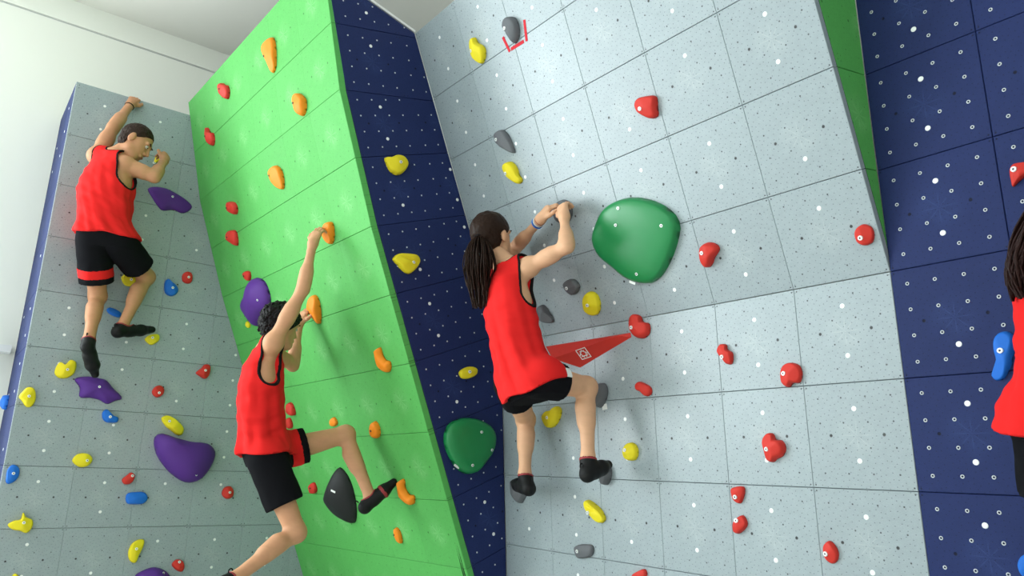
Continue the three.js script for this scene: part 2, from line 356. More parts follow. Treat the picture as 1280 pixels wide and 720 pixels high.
function buildHold([color, wall, cu, cv, outline, bolts, label, opt = {}]) {
  const N = 44, K = 11, rim = smoothOutline(outline, N);
  if (area(rim) < 0) rim.reverse();
  let W = 0, H = 0, sx = 0, sy = 0; const xs = rim.map(p => p[0]), ys = rim.map(p => p[1]);
  W = Math.max(...xs) - Math.min(...xs); H = Math.max(...ys) - Math.min(...ys);
  for (const p of rim) { sx += p[0] / N; sy += p[1] / N; }
  const big = Math.max(W, H) > 0.22, h = (opt.h ?? Math.min(58, 560 * Math.min(W, H))) / 1000, p = opt.p ?? (big ? 2 : 2.1), ph = rnd() * 6.28, lobes = 2 + Math.floor(rnd() * 2), px0 = rnd() * 50;
  const cutsZ = []; if (!big && !opt.spine) for (let i = 0; i < 4; i++) { const a = ph + i * 1.57 + (rnd() - 0.5) * 0.9; cutsZ.push([Math.cos(a) * h / W * (0.5 + 0.5 * rnd()), Math.sin(a) * h / H * (0.5 + 0.5 * rnd()), h * (0.72 + 0.2 * rnd())]); }
  const apex = [sx + W * 0.08 * (rnd() - 0.5), sy + H * 0.1];   // the lip sits a little above the middle
  const pos = [], uv = [], ix = [];
  const height = (s, x, y) => {
    let z = h * Math.pow(1 - Math.pow(1 - s, p), 1 / p);
    const a = Math.atan2(y - sy, x - sx);
    if (!big && !opt.spine) z *= 1 + 0.13 * Math.sin(lobes * a + ph) * 4 * s * (1 - s) + 0.16 * noise.noise(x * 26 + px0, y * 26, 2.2) * s;
    else z *= 1 + (p > 3 ? 0.015 : 0.06) * noise.noise(x * 8 + px0, y * 8, 2.2);
    for (const [ax, ay, c] of cutsZ) { const zc = c + ax * (x - sx) + ay * (y - sy); z = smin(z, Math.max(zc, 0.15 * h), 0.006); }
    if (opt.groove) { const q = (x - sx) * (W > H ? 0.25 : 0.8) + (y - sy - H * 0.12) * 0.97; z -= 0.3 * h * Math.exp(-Math.pow(q / (0.1 * H), 2)) * s; }
    return z;
  };
  for (let k = 0; k <= K; k++) {
    const s = Math.min(0.96, Math.pow(k / K, 1.5));
    for (let i = 0; i < N; i++) {
      const t = opt.spine ? nearestOn(opt.spine, ...rim[i]) : apex;
      const x = rim[i][0] + (t[0] - rim[i][0]) * s, y = rim[i][1] + (t[1] - rim[i][1]) * s;
      pos.push(x, y, k === 0 ? 0 : height(s, x, y)); uv.push(x * 8, y * 8);
    }
  }
  for (let k = 0; k < K; k++) for (let i = 0; i < N; i++) { const a = k * N + i, b = k * N + (i + 1) % N, c = a + N, d = b + N; ix.push(a, b, d, a, d, c); }
  const last = K * N; for (const t of THREE.ShapeUtils.triangulateShape(Array.from({ length: N }, (_, i) => new THREE.Vector2(pos[(last + i) * 3], pos[(last + i) * 3 + 1])), [])) ix.push(last + t[0], last + t[1], last + t[2]);
  const base = THREE.ShapeUtils.triangulateShape(rim.map(q => new THREE.Vector2(...q)), []); for (const t of base) ix.push(t[0], t[2], t[1]);
  const g = new THREE.BufferGeometry(); g.setAttribute('position', new THREE.Float32BufferAttribute(pos, 3)); g.setAttribute('uv', new THREE.Float32BufferAttribute(uv, 2)); g.setIndex(ix); g.computeVertexNormals();
  const fr = FRAME[wall], o = thing(big ? 'climbing_volume' : 'climbing_hold', label, big ? 'climbing volume' : 'climbing hold', big ? 'large volume holds on the climbing walls' : 'holds bolted to the climbing walls');
  o.position.copy(fr.at(cu / 1000, cv / 1000, 0.0006)); o.quaternion.setFromRotationMatrix(new THREE.Matrix4().extractRotation(fr.m));
  part('grip', g, HM[color], o);
  const surf = (x, y) => { // height and slope of the grip above a point
    const f = (x, y) => { let lo = 0, hi = 0.999; const t = opt.spine ? nearestOn(opt.spine, x, y) : apex; // how far between rim and apex
      const dx = x - t[0], dy = y - t[1], d = Math.hypot(dx, dy) + 1e-6; let R = 1e9;
      for (let i = 0; i < N; i++) { const q = rim[i], e = [q[0] - t[0], q[1] - t[1]], L = Math.hypot(...e), cs = (e[0] * dx + e[1] * dy) / (L * d); if (cs > 0.97) R = Math.min(R, L); }
      return height(cl(1 - d / (R === 1e9 ? W : R), 0.02, 0.96), x, y); };
    return [f(x, y), f];
  };
  for (let i = 0; i < bolts.length; i += 2) {
    let x = bolts[i] / 1000, y = bolts[i + 1] / 1000; x = apex[0] + (x - apex[0]) * 0.85; y = apex[1] + (y - apex[1]) * 0.85;
    const [z, f] = surf(x, y), e = 0.006, nn = new THREE.Vector3(-(f(x + e, y) - f(x - e, y)) / (2 * e), -(f(x, y + e) - f(x, y - e)) / (2 * e), 1).normalize();
    nn.lerp(new THREE.Vector3(0, 0, 1), 0.4).normalize();
    const q = new THREE.Quaternion().setFromUnitVectors(new THREE.Vector3(0, 0, 1), nn), dark = wall[0] === 'D' && !big, r = dark ? 0.0065 : big ? 0.0085 : 0.0095;
    const b = part('bolt', new THREE.CylinderGeometry(r * 0.9, r, 0.007, 14).rotateX(Math.PI / 2), dark ? M.steel : M.insert, o, dark ? 'dark bolt head' : 'silvery bolt head');
    b.position.set(x, y, z).addScaledVector(nn, 0.001); b.quaternion.copy(q);
    const s = part('hex_socket', tiny, M.socket, b); s.position.z = 0.0024; s.scale.setScalar(0.62);
  }
  if (opt.tag) {
    const [x, y] = opt.tag.map(q => q / 1000), [z, f] = surf(x, y), e = 0.008, nn = new THREE.Vector3(-(f(x + e, y) - f(x - e, y)) / (2 * e), -(f(x, y + e) - f(x, y - e)) / (2 * e), 1).normalize();
    const b = part('label_plate', new THREE.BoxGeometry(0.036, 0.012, 0.002), M.white, o, 'small white maker plate');
    b.position.set(x, y, z).addScaledVector(nn, 0.0015); b.quaternion.setFromUnitVectors(new THREE.Vector3(0, 0, 1), nn); b.rotateZ(-0.5);
  }
  return o;
}
// colour, wall, centre on the wall (mm), outline around the centre (mm), bolt heads (mm), label
const HOLDS = [
  ['yellow', 'F', 214, 1509, [-26,-30,-17,19,5,47,26,44,25,8,-1,-29,-23,-47], [-29,-55], "small yellow hold gripped by the man in black and red shorts"],
  ['purple', 'F', 336, 1199, [-161,52,-136,75,-47,88,27,70,105,38,161,-7,141,-47,98,-76,35,-66,-44,-88,-78,-62,-125,-5], [8,22], "dark purple curved blade hold beside the red-shirted man's waist", {"h": 45}],
  ['blue', 'F', 75, 1251, [-23,3,-11,27,15,22,23,-5,7,-27,-16,-26], [], "tiny blue hold half hidden behind the man's red shirt"],
  ['blue', 'F', 431, 536, [-46,49,-28,63,-6,45,22,28,48,-6,40,-40,3,-63,-34,-48,-48,-12], [3,-8], "blue teardrop hold beside a round red hold near the man's knee"],
  ['red', 'F', 530, 633, [-32,24,-9,45,23,40,37,9,31,-32,7,-45,-25,-36,-37,-5], [4,-3], "round red hold to the right of a blue teardrop hold"],
  ['yellow', 'F', 151, 550, [-57,5,-19,41,38,48,57,18,22,-47,-28,-48], [3,-12], "yellow hold showing between the man's bare legs"],
  ['blue', 'F', 82, 296, [-48,13,-34,29,17,19,48,-3,40,-29,2,-26,-35,-8], [], "flat blue hold between the man's bare shins"],
  ['yellow', 'F', 351, 139, [-48,-3,-14,33,38,40,48,5,27,-24,0,-40,-30,-27], [-6,8], "yellow hold under the toe of the man's bent leg"],
  ['yellow', 'F', -148, -127, [-60,-8,-40,41,-11,26,20,63,52,51,60,10,48,-33,7,-63,-34,-62,-58,-39], [8,-11], "yellow notched hold beside the man's lowered black shoe"],
  ['yellow', 'F', -333, -330, [-46,-4,-31,33,-10,62,20,62,40,34,46,-26,27,-62,1,-61,-26,-27], [5,1], "yellow hold with a hollow at the navy edge of the grey wall"],
  ['purple', 'F', 65, -251, [-152,62,-81,87,-5,82,34,75,89,21,152,-42,111,-62,66,-87,16,-64,-42,-54,-105,-54,-114,8], [-6,18], "purple pointed star-shaped hold under the man's lowered foot", {"h": 60}],
  ['blue', 'F', 162, -417, [-51,25,-30,44,-9,28,18,4,51,-10,48,-36,11,-44,-23,-41,-47,-17], [-6,-9], "small blue hooked hold just below the purple star-shaped hold"],
  ['red', 'F', 438, -224, [-39,-5,-23,29,11,43,39,18,35,-21,2,-43,-25,-32], [4,-16], "round red hold between the purple star and a yellow oval hold"],
  ['red', 'F', 726, -51, [-49,-16,-17,22,7,53,41,51,49,11,40,-36,20,-53,-21,-37], [7,4], "red arrowhead hold beside the teenager's red shirt on the grey wall"],
  ['yellow', 'F', 564, -454, [-79,46,-46,67,3,51,44,21,79,-21,75,-59,45,-67,-6,-37,-52,-1], [-35,27], "slanted yellow oval hold just above the big purple volume"],
  ['purple', 'F', 671, -680, [-209,83,-211,142,-179,165,-83,143,25,120,146,110,201,68,211,24,179,-76,122,-147,39,-165,-49,-125,-130,-53,-185,20], [-174,138,177,83,91,-139], "big rounded purple volume hold on the grey wall", {"h": 130, "p": 2.2}],
  ['yellow', 'F', 37, -716, [-59,-1,-33,40,30,43,59,9,41,-31,-3,-43,-37,-28], [28,-2], "yellow oval hold below the small blue hooked hold"],
  ['red', 'F', 328, -823, [-37,-10,-15,15,11,38,36,26,37,-9,17,-36,-21,-38], [23,18], "tiny red peanut-shaped hold above the blue oval hold"],
  ['blue', 'F', 399, -953, [-69,10,-61,30,-4,41,45,37,69,4,54,-31,-3,-41,-56,-33], [], "blue flat oval hold below the tiny red peanut hold"],
  ['red', 'F', 1003, -911, [-41,4,-25,37,15,44,41,11,35,-33,-2,-44,-34,-22], [9,0], "round red hold below right of the big purple volume"],
  ['blue', 'F', -333, -813, [-34,-14,-32,33,-9,59,23,44,34,-3,17,-41,-13,-59,-28,-51], [1,4], "blue rounded hold on the edge between grey and navy panels"],
  ['yellow', 'F', -246, -1104, [-66,-11,-37,13,-5,20,4,62,25,34,62,15,66,-31,41,-62,6,-49,-37,-39], [14,1], "yellow three-cornered hold low on the grey wall by its edge"],
  ['yellow', 'F', 438, -1296, [-27,51,8,74,42,73,44,29,23,-29,9,-74,-25,-61,-44,-7], [-3,17], "upright yellow leaf-shaped hold above the low purple hold"],
  ['red', 'F', 722, -1400, [-42,9,-19,39,22,33,42,-9,31,-39,0,-33], [0,28], "small red cornered hold beside the low purple hold"],
  ['purple', 'F', 571, -1481, [-117,25,-68,61,-3,78,59,59,104,21,117,-34,28,-78,-74,-42], [57,47], "purple rounded hold low on the grey wall below the yellow leaf", {"h": 80}],
  ['yellow', 'F', -220, -1432, [-19,19,-8,30,10,20,22,-13,-3,-30,-22,-5], [], "small yellow hold below the yellow three-cornered hold"],
  ['blue', 'G', -652, -379, [-74,40,21,51,86,23,89,-21,72,-51,-55,-33,-89,1], [], "blue hold on the narrow navy side of the grey wall"],
  ['orange', 'D3', -768, 515, [-90,97,-20,109,76,98,90,35,76,-41,54,-93,13,-109,-10,-43,-52,23], [-19,5], "tall orange pointed hold, the topmost on the green wall"],
  ['red', 'D3', -1528, 594, [-75,69,-25,71,18,39,64,14,75,-39,40,-71,-11,-46,-63,18], [1,10], "red heart-shaped hold high on the green wall"],
  ['red', 'D3', -1889, 388, [-62,83,-30,77,13,25,64,0,67,-63,31,-83,-31,-31,-67,40], [-5,-4], "red hold near the top corner of green and grey walls"],
  ['orange', 'D3', -444, 84, [-59,75,-19,75,49,24,64,-6,46,-58,5,-75,-41,-41,-64,23], [-24,9], "orange blocky hold near the top of the navy edge"],
  ['orange', 'D2', -929, 546, [-84,60,-24,81,34,78,84,30,84,-36,57,-81,0,-61,-41,-8], [-33,32], "orange rounded triangular hold in the upper middle of the green wall"],
  ['red', 'D2', -1682, 557, [-78,47,-19,53,60,20,78,-17,50,-53,15,-50,-44,-10], [-19,7], "red hold directly above another similar red hold on the green wall"],
  ['red', 'D2', -1801, 360, [-88,54,-1,63,87,33,88,-16,60,-63,0,-37,-71,18], [-10,14], "red rounded hold second in the red column on the green wall"],
  ['red', 'D2', -1692, 61, [-56,22,-2,37,56,16,46,-20,18,-37,-40,-12], [-5,3], "small red hold just above the purple volume on green"],
  ['purple', 'D1', -1650, -138, [59,162,154,143,212,104,231,39,223,-14,170,-70,32,-111,-105,-162,-164,-116,-199,-68,-231,-15,-176,34,-72,82,-4,136], [178,-3], "purple wavy volume behind the dark-haired teenager's head", {"h": 90}],
  ['yellow', 'D1', -1902, -265, [-23,15,11,25,33,-10,-3,-25,-33,-6], [], "tiny yellow hold peeking from under the purple wavy volume"],
  ['orange', 'D2', -443, 70, [-29,39,8,63,40,60,61,47,63,18,42,-35,14,-62,-12,-63,-48,-31,-63,-6], [], "orange rounded hold gripped by the teenager's raised hand"],
  ['orange', 'D1', -853, -329, [-52,47,-5,86,48,91,74,65,69,2,38,-62,11,-91,-30,-54,-74,-6], [-38,0], "orange hold with a groove gripped by the teenager's lower hand"],
  ['orange', 'D1', -234, -721, [-61,17,-23,66,2,71,5,27,24,-5,61,-21,36,-71,-16,-70,-58,-35], [], "orange crescent hold on the green wall with nothing on it", {"spine": [[-28, 55], [-22, -15], [30, -35]], "h": 38}],
  ['orange', 'D1', -526, -1121, [-46,13,-18,44,27,50,46,16,30,-31,-7,-50,-45,-32], [-1,4], "round orange hold above the teenager's raised knee"],
  ['orange', 'D1', -1014, -1048, [-43,8,-10,27,27,28,43,-4,-2,-28,-42,-21], [], "small orange hold half hidden behind the teenager's knee"],
  ['red', 'D1', -1577, -925, [-16,42,28,42,49,13,39,-42,-27,-41,-49,-12], [], "red hold peeking out beside the teenager's chest"],
  ['red', 'D1', -1670, -1026, [-19,34,33,37,45,7,31,-27,-21,-37,-45,-10], [], "small red hold peeking out beside the teenager's waist"],
  ['red', 'D1', -1577, -1498, [-50,0,-3,35,45,36,50,-8,17,-36,-47,-34], [12,9], "small red hold below the teenager's thigh on the green wall"],
  ['black', 'D1', -1210, -1538, [101,188,171,141,196,74,192,-19,160,-114,96,-188,-15,-179,-136,-129,-196,-47,-135,26,-12,126], [], "large black shell-shaped volume behind the teenager's shin", {"h": 110, "tag": [100, 60], "p": 1.6}],
  ['orange', 'D1', -384, -1499, [-23,68,15,75,4,20,28,-15,74,-23,53,-68,2,-75,-47,-49,-74,-19], [], "orange crescent hold under the teenager's black shoe", {"spine": [[-25, 60], [-20, -15], [40, -45]], "h": 38}],
  ['orange', 'D1', -608, -1776, [-32,27,5,49,29,33,32,-17,17,-49,-9,-40,-30,-11], [-11,10], "small orange hold lowest on the green wall"],
  ['yellow', 'C', -792, 917, [-74,21,-41,32,-1,59,51,56,74,25,48,-33,8,-59,-35,-48,-59,-17], [11,8], "yellow hold with a horn, topmost on the navy wall"],
  ['yellow', 'C', -685, 362, [-84,7,-58,41,-7,55,64,57,84,32,69,-12,19,-57,-17,-47,-53,-21], [35,4], "yellow wide pocket hold in the middle of the navy wall", {"groove": 1}],
  ['yellow', 'C', -236, -196, [-62,-7,-31,21,24,36,62,24,58,-5,0,-36,-46,-35], [-6,0], "small yellow oval hold above the green volume on navy"],
  ['green', 'C', -202, -605, [-173,58,-150,107,-91,141,-20,153,82,139,156,95,173,47,161,-19,112,-85,50,-143,-21,-153,-85,-123,-141,-56,-170,4], [51,83,150,-28,-5,-132], "large green rounded volume on the navy wall", {"h": 55, "p": 3.4, "tag": [-95, -115]}],
  ['yellow', 'B', -1795, 1598, [-52,52,-27,73,2,75,16,39,55,-3,53,-36,31,-64,3,-75,-32,-44,-55,2], [-28,9], "yellow tall hold with a dark hole near the ceiling"],
  ['grey', 'B', -1498, 1581, [-46,48,-19,71,14,63,46,35,49,-14,32,-52,-8,-71,-18,-42,-34,-7,-49,23], [-15,12], "grey drop-shaped hold marked by red tape"],
  ['grey', 'B', -1793, 1073, [-50,72,13,73,46,39,62,-18,61,-73,8,-41,-43,7,-62,31], [-35,36], "grey pointed hold above a yellow hold, over the woman's head", {"h": 50}],
  ['yellow', 'B', -1792, 905, [-59,54,-22,69,19,57,43,22,48,-24,59,-56,32,-69,-15,-33,-45,9], [-18,7], "yellow drop hold above the woman's hands"],
  ['red', 'B', -817, 913, [-57,35,-35,54,2,51,57,28,50,-18,39,-53,8,-54,-23,-33,-51,0], [-19,1], "red blocky hold alone on the upper overhanging grey panels"],
  ['green', 'B', -1083, 362, [-262,67,-212,132,-140,189,-51,209,40,201,133,166,203,120,253,61,262,12,230,-49,163,-128,85,-189,19,-209,-38,-198,-118,-156,-177,-93,-249,-14], [-59,106,233,29,-15,190,-18,-185], "very large green rounded volume beside the woman's hands", {"h": 55, "p": 3.6, "tag": [-75, -185]}],
  ['red', 'B', -707, 217, [-46,9,-27,44,4,52,43,33,50,12,17,-18,-14,-50,-37,-52,-50,-30], [-18,15], "red oval hold right beside the very large green volume"],
  ['red', 'B', -50, 149, [-32,14,-17,33,8,38,31,20,32,-9,19,-33,-10,-38,-31,-20], [-9,-8], "round red hold near the green side edge of grey overhang"],
  ['yellow', 'B', -1474, 120, [-47,27,0,62,47,41,55,-6,27,-54,-17,-62,-55,-32], [-3,-4], "yellow hold with a hollow beside a small grey hold"],
  ['red', 'A', -1194, -38, [-57,40,-35,61,6,48,22,17,57,3,57,-39,26,-61,-28,-51,-53,-10], [-23,-11], "red double-lobed hold at the tip of the red wedge"],
  ['grey', 'B', -1581, 228, [-52,25,-13,41,35,28,52,-7,19,-38,-21,-41,-50,-8], [-17,-2], "small round grey hold beside the yellow hollow hold"],
  ['grey', 'B', -1846, 118, [-33,48,5,52,29,19,53,-36,47,-52,-21,-41,-53,-7], [], "grey pointed hold half hidden behind the woman's red shirt"],
  ['grey', 'B', -1500, 613, [-66,8,-29,52,25,57,66,27,60,-22,29,-55,-24,-57,-64,-32], [], "dark grey hold gripped by both the woman's hands", {"h": 45}],
  ['red', 'A', -723, -222, [-36,18,-18,44,9,39,13,19,36,3,36,-28,29,-44,8,-44,-7,-26,-25,-5], [-1,-16], "red double-bump hold above right of the red wedge, on its own"],
  ['red', 'A', -421, -334, [-44,10,-30,39,-1,48,34,34,44,2,30,-32,3,-33,-18,-48,-42,-31], [-22,5], "large round red hold on the lower grey panels"],
  ['red', 'A', -1194, -339, [-47,21,-26,36,13,23,44,4,47,-22,17,-36,-13,-14,-42,-1], [], "small red bean-shaped hold below the red wedge"],
  ['yellow', 'A', -1296, -628, [-43,7,-25,35,9,42,37,24,43,-7,28,-35,-13,-42,-42,-28], [-18,7], "round yellow hold to the right of the woman's raised foot"],
  ['red', 'A', -525, -613, [-47,32,-28,56,-4,55,8,32,33,28,47,2,33,-30,4,-44,-14,-56,-35,-50,-45,-9], [-21,-7], "red heart-shaped hold on the lower grey panels"],
  ['red', 'A', -714, -802, [-31,23,-14,32,29,33,31,14,19,-16,5,-33,-19,-25], [-4,-9], "small red triangular hold, upper of a close pair"],
  ['red', 'A', -716, -918, [-33,-5,-10,26,16,37,33,6,17,-18,-15,-37,-33,-31], [-4,19], "small red oval hold, lower of a close pair"],
  ['red', 'A', -334, -987, [-27,18,-3,40,15,28,27,3,20,-27,-1,-40,-24,-24], [-15,-7], "red oval hold low beside the navy wall"],
  ['red', 'A', -1287, -1183, [-45,-9,-4,18,36,30,45,8,9,-23,-39,-30], [], "red hold at the very foot of the grey panels"],
  ['yellow', 'A', -1562, -916, [-71,37,-48,52,6,34,52,3,71,-33,49,-52,17,-50,-24,-15,-61,12], [-13,-8], "yellow slanted grooved hold below the woman's feet", {"groove": 1}],
  ['grey', 'A', -1653, -1114, [-69,8,-43,25,24,35,65,31,69,6,54,-16,-2,-34,-52,-35], [-35,-3], "grey flat oval hold lowest under the woman"],
  ['grey', 'A', -1477, -353, [-41,38,-10,60,27,57,44,25,30,-22,-9,-60,-31,-55,-44,-11], [], "dark grey oval hold behind the woman's raised calf"],
  ['yellow', 'A', -1861, -446, [-77,-1,-40,30,21,40,47,56,77,37,61,-13,17,-51,-35,-56,-64,-35], [2,-5], "yellow lumpy hold between the woman's calves"],
  ['grey', 'A', -2163, -850, [-65,58,-35,59,16,37,65,-3,47,-33,13,-59,-16,-37,-45,10], [], "grey pointed foothold under the woman's straight leg", {"h": 70}],
  ['grey', 'A', -1468, -741, [-27,30,20,47,34,20,26,-17,-2,-47,-24,-34,-34,-8], [], "grey pointed foothold under the woman's raised foot", {"h": 80}],
  ['red', 'A', 443, 232, [-28,22,-17,36,5,36,30,28,30,-3,8,-13,-18,-28,-28,-36,-30,-12], [-13,15], "red pointed hold on the navy wall above the long-haired climber"],
  ['blue', 'A', 312, -333, [-19,25,-11,61,5,75,25,75,39,60,37,28,26,-12,20,-32,11,-47,-8,-72,-29,-75,-39,-58,-25,-44,-16,-18], [6,15], "blue long hold beside the red shirt of the long-haired climber"],
  ['blue', 'A', 289, -964, [-23,0,-6,30,15,32,23,6,11,-32,-14,-31], [], "small blue hold low on the navy wall beside the long-haired climber"],
];
HOLDS.forEach(buildHold);

// (the wedge) with a printed mark
{
  const w = thing('wedge_volume', 'long red pointed wedge on the grey wall behind the woman\'s hip', 'climbing volume');
  const A = FRAME.A, pts = [A.at(-1.262, -0.062), A.at(-1.9, -0.06), A.at(-1.63, -0.2), A.at(-1.75, -0.145, 0.085), A.at(-1.32, -0.072, 0.03), A.at(-1.26, -0.085)];
  part('wedge_body', new ConvexGeometry(pts), HM.red, w);
  const p0 = pts[2], p1 = pts[3], p2 = pts[4], c = p0.clone().multiplyScalar(0.3).addScaledVector(p1, 0.34).addScaledVector(p2, 0.36), n = new THREE.Vector3().crossVectors(new THREE.Vector3().subVectors(p2, p0), new THREE.Vector3().subVectors(p1, p0)).normalize();
  const ex = new THREE.Vector3().subVectors(p2, p1).normalize(), ey = new THREE.Vector3().crossVectors(n, ex), bm = new THREE.Matrix4().makeBasis(ex, ey, n).setPosition(c.addScaledVector(n, 0.0008));
  const bars = [], bar = (x, y, l, a) => bars.push(new THREE.BoxGeometry(l, 0.0045, 0.0008).rotateZ(a).translate(x, y, 0));
  bar(0, 0.03, 0.064, 0); bar(0, -0.03, 0.064, 0); bar(-0.03, 0, 0.064, Math.PI / 2); bar(0.03, 0, 0.064, Math.PI / 2);
  bar(-0.012, 0.008, 0.04, 0.8); bar(0.012, 0.008, 0.04, -0.8); bar(0, -0.014, 0.042, 0); bar(0.013, -0.008, 0.032, 1.2); bar(-0.013, -0.008, 0.032, -1.2); bar(0, 0.016, 0.03, 0);
  part('printed_mark', mergeGeometries(bars).applyMatrix4(bm), M.white, w, 'white square mark of crossing lines');
}
// tape on the grey wall
for (const [a, b, l] of [[[-1.586, 1.581], [-1.565, 1.493], 'short red tape strip standing on one side of the grey drop hold'], [[-1.552, 1.5], [-1.447, 1.497], 'red tape strip lying under the grey drop hold'], [[-1.404, 1.59], [-1.428, 1.488], 'longer red tape strip standing beside the grey drop hold, nearer the big green volume']]) {
  const L = Math.hypot(b[0] - a[0], b[1] - a[1]), g = new THREE.BoxGeometry(L, 0.017, 0.0012).rotateZ(Math.atan2(b[1] - a[1], b[0] - a[0])).translate((a[0] + b[0]) / 2, (a[1] + b[1]) / 2, 0.0008).applyMatrix4(FRAME.B.m);
  single('tape_strip', g, M.tape, l, 'tape', 'red tape around the grey drop hold');
}
single('tape_square', new THREE.BoxGeometry(0.034, 0.028, 0.0015).rotateZ(0.12).translate(-1.464, -0.41, 0.001).applyMatrix4(FRAME.A.m), M.white, 'small white tape square below the dark grey oval hold', 'tape');

// ---------------------------------------------------------------- signed-distance modelling for the climbers
function cap(a, b, ra, rb) { // tapered capsule
  const bx = b.x - a.x, by = b.y - a.y, bz = b.z - a.z, l2 = bx * bx + by * by + bz * bz + 1e-12;
  return (x, y, z) => { const px = x - a.x, py = y - a.y, pz = z - a.z; let t = (px * bx + py * by + pz * bz) / l2; t = t < 0 ? 0 : t > 1 ? 1 : t; const dx = px - bx * t, dy = py - by * t, dz = pz - bz * t; return Math.sqrt(dx * dx + dy * dy + dz * dz) - (ra + (rb - ra) * t); };
}
function ell(m, c, r) { // ellipsoid in the axes of m (inverse matrix elements)
  const e = m.elements, mr = Math.min(...r);
  return (x, y, z) => { const lx = e[0] * x + e[4] * y + e[8] * z + e[12] - c[0], ly = e[1] * x + e[5] * y + e[9] * z + e[13] - c[1], lz = e[2] * x + e[6] * y + e[10] * z + e[14] - c[2]; const k = Math.sqrt(lx * lx / (r[0] * r[0]) + ly * ly / (r[1] * r[1]) + lz * lz / (r[2] * r[2])); return (k - 1) * mr * (k > 1 ? 1 : 1); };
}
const blend = (fs, k) => (x, y, z) => { let d = 1e9; for (let i = 0; i < fs.length; i++) d = i ? smin(d, fs[i](x, y, z), k) : fs[0](x, y, z); return d; };
function nets(f, lo, hi, h) { // naive surface nets
  const nx = Math.ceil((hi.x - lo.x) / h) + 2, ny = Math.ceil((hi.y - lo.y) / h) + 2, nz = Math.ceil((hi.z - lo.z) / h) + 2, val = new Float32Array(nx * ny * nz);
  const BL = 5, far = BL * h * 0.87 * 1.8 + 0.006;
  for (let k0 = 0; k0 < nz; k0 += BL) for (let j0 = 0; j0 < ny; j0 += BL) for (let i0 = 0; i0 < nx; i0 += BL) {
    const m = (BL - 1) / 2, fc = f(lo.x + (i0 + m) * h, lo.y + (j0 + m) * h, lo.z + (k0 + m) * h), skip = Math.abs(fc) > far;
    for (let k = k0; k < Math.min(nz, k0 + BL); k++) for (let j = j0; j < Math.min(ny, j0 + BL); j++) for (let i = i0; i < Math.min(nx, i0 + BL); i++) val[i + j * nx + k * nx * ny] = skip ? fc : f(lo.x + i * h, lo.y + j * h, lo.z + k * h);
  }
  const id = new Int32Array(nx * ny * nz).fill(-1), pos = [], nor = [], uv = [], S = [1, nx, nx * ny], co = [0, S[0], S[1], S[0] + S[1], S[2], S[2] + S[0], S[2] + S[1], S[0] + S[1] + S[2]];
  const ED = [[0, 1], [2, 3], [4, 5], [6, 7], [0, 2], [1, 3], [4, 6], [5, 7], [0, 4], [1, 5], [2, 6], [3, 7]];
  for (let k = 0; k < nz - 1; k++) for (let j = 0; j < ny - 1; j++) for (let i = 0; i < nx - 1; i++) {
    const b = i + j * nx + k * nx * ny; let m = 0; for (let c = 0; c < 8; c++) if (val[b + co[c]] < 0) m |= 1 << c;
    if (m === 0 || m === 255) continue;
    let x = 0, y = 0, z = 0, n = 0;
    for (const [a, c] of ED) { const A = m >> a & 1, B = m >> c & 1; if (A === B) continue; const va = val[b + co[a]], vb = val[b + co[c]], t = va / (va - vb); x += mix(a & 1, c & 1, t); y += mix(a >> 1 & 1, c >> 1 & 1, t); z += mix(a >> 2 & 1, c >> 2 & 1, t); n++; }
    const X = lo.x + (i + x / n) * h, Y = lo.y + (j + y / n) * h, Z = lo.z + (k + z / n) * h, e = h * 0.5;
    const gx = f(X + e, Y, Z) - f(X - e, Y, Z), gy = f(X, Y + e, Z) - f(X, Y - e, Z), gz = f(X, Y, Z + e) - f(X, Y, Z - e), gl = Math.hypot(gx, gy, gz) || 1;
    id[b] = pos.length / 3; pos.push(X, Y, Z); nor.push(gx / gl, gy / gl, gz / gl); uv.push((X + Z) * 2, Y * 2);
  }
  const ix = [];
  for (let k = 1; k < nz - 1; k++) for (let j = 1; j < ny - 1; j++) for (let i = 1; i < nx - 1; i++) {
    const b = i + j * nx + k * nx * ny, s = val[b] < 0;
    for (let a = 0; a < 3; a++) {
      if (s === (val[b + S[a]] < 0)) continue;
      const u = S[(a + 1) % 3], v = S[(a + 2) % 3], p0 = id[b], p1 = id[b - u], p2 = id[b - u - v], p3 = id[b - v];
      if (p0 < 0 || p1 < 0 || p2 < 0 || p3 < 0) continue;
      if (s) ix.push(p0, p1, p2, p0, p2, p3); else ix.push(p0, p2, p1, p0, p3, p2);
    }
  }
  const g = new THREE.BufferGeometry(); g.setAttribute('position', new THREE.Float32BufferAttribute(pos, 3)); g.setAttribute('normal', new THREE.Float32BufferAttribute(nor, 3)); g.setAttribute('uv', new THREE.Float32BufferAttribute(uv, 2)); g.setIndex(ix); return g;
}
function boundsOf(list, pad) { const b = new THREE.Box3(); for (const p of list) b.expandByPoint(p); b.expandByScalar(pad); return b; }
const vec = a => new THREE.Vector3(...a), lerp = (a, b, t) => a.clone().lerp(b, t);
const MAN = { pelvis: [-4.274,0.699,1.889], chest: [-4.247,1.092,1.942], neck: [-4.253,1.296,1.916], head: [-4.207,1.4,1.819], Ls: [-4.356,1.287,2.022], Le: [-4.382,1.537,1.949], Lw: [-4.523,1.802,1.85], Lh: [-4.564,1.896,1.817], Rs: [-4.163,1.205,1.865], Re: [-4.105,1.149,1.688], Rw: [-4.332,1.367,1.602], Rh: [-4.411,1.478,1.571], Lhip: [-4.299,0.662,1.956], Lk: [-4.453,0.334,1.858], La: [-4.276,0.004,1.889], Lheel: [-4.244,-0.042,1.896], Ltoe: [-4.399,-0.202,1.801], Rhip: [-4.25,0.682,1.812], Rk: [-4.458,0.525,1.575], Ra: [-4.34,0.131,1.696], Rheel: [-4.308,0.085,1.724], Rtoe: [-4.44,0.151,1.49] };
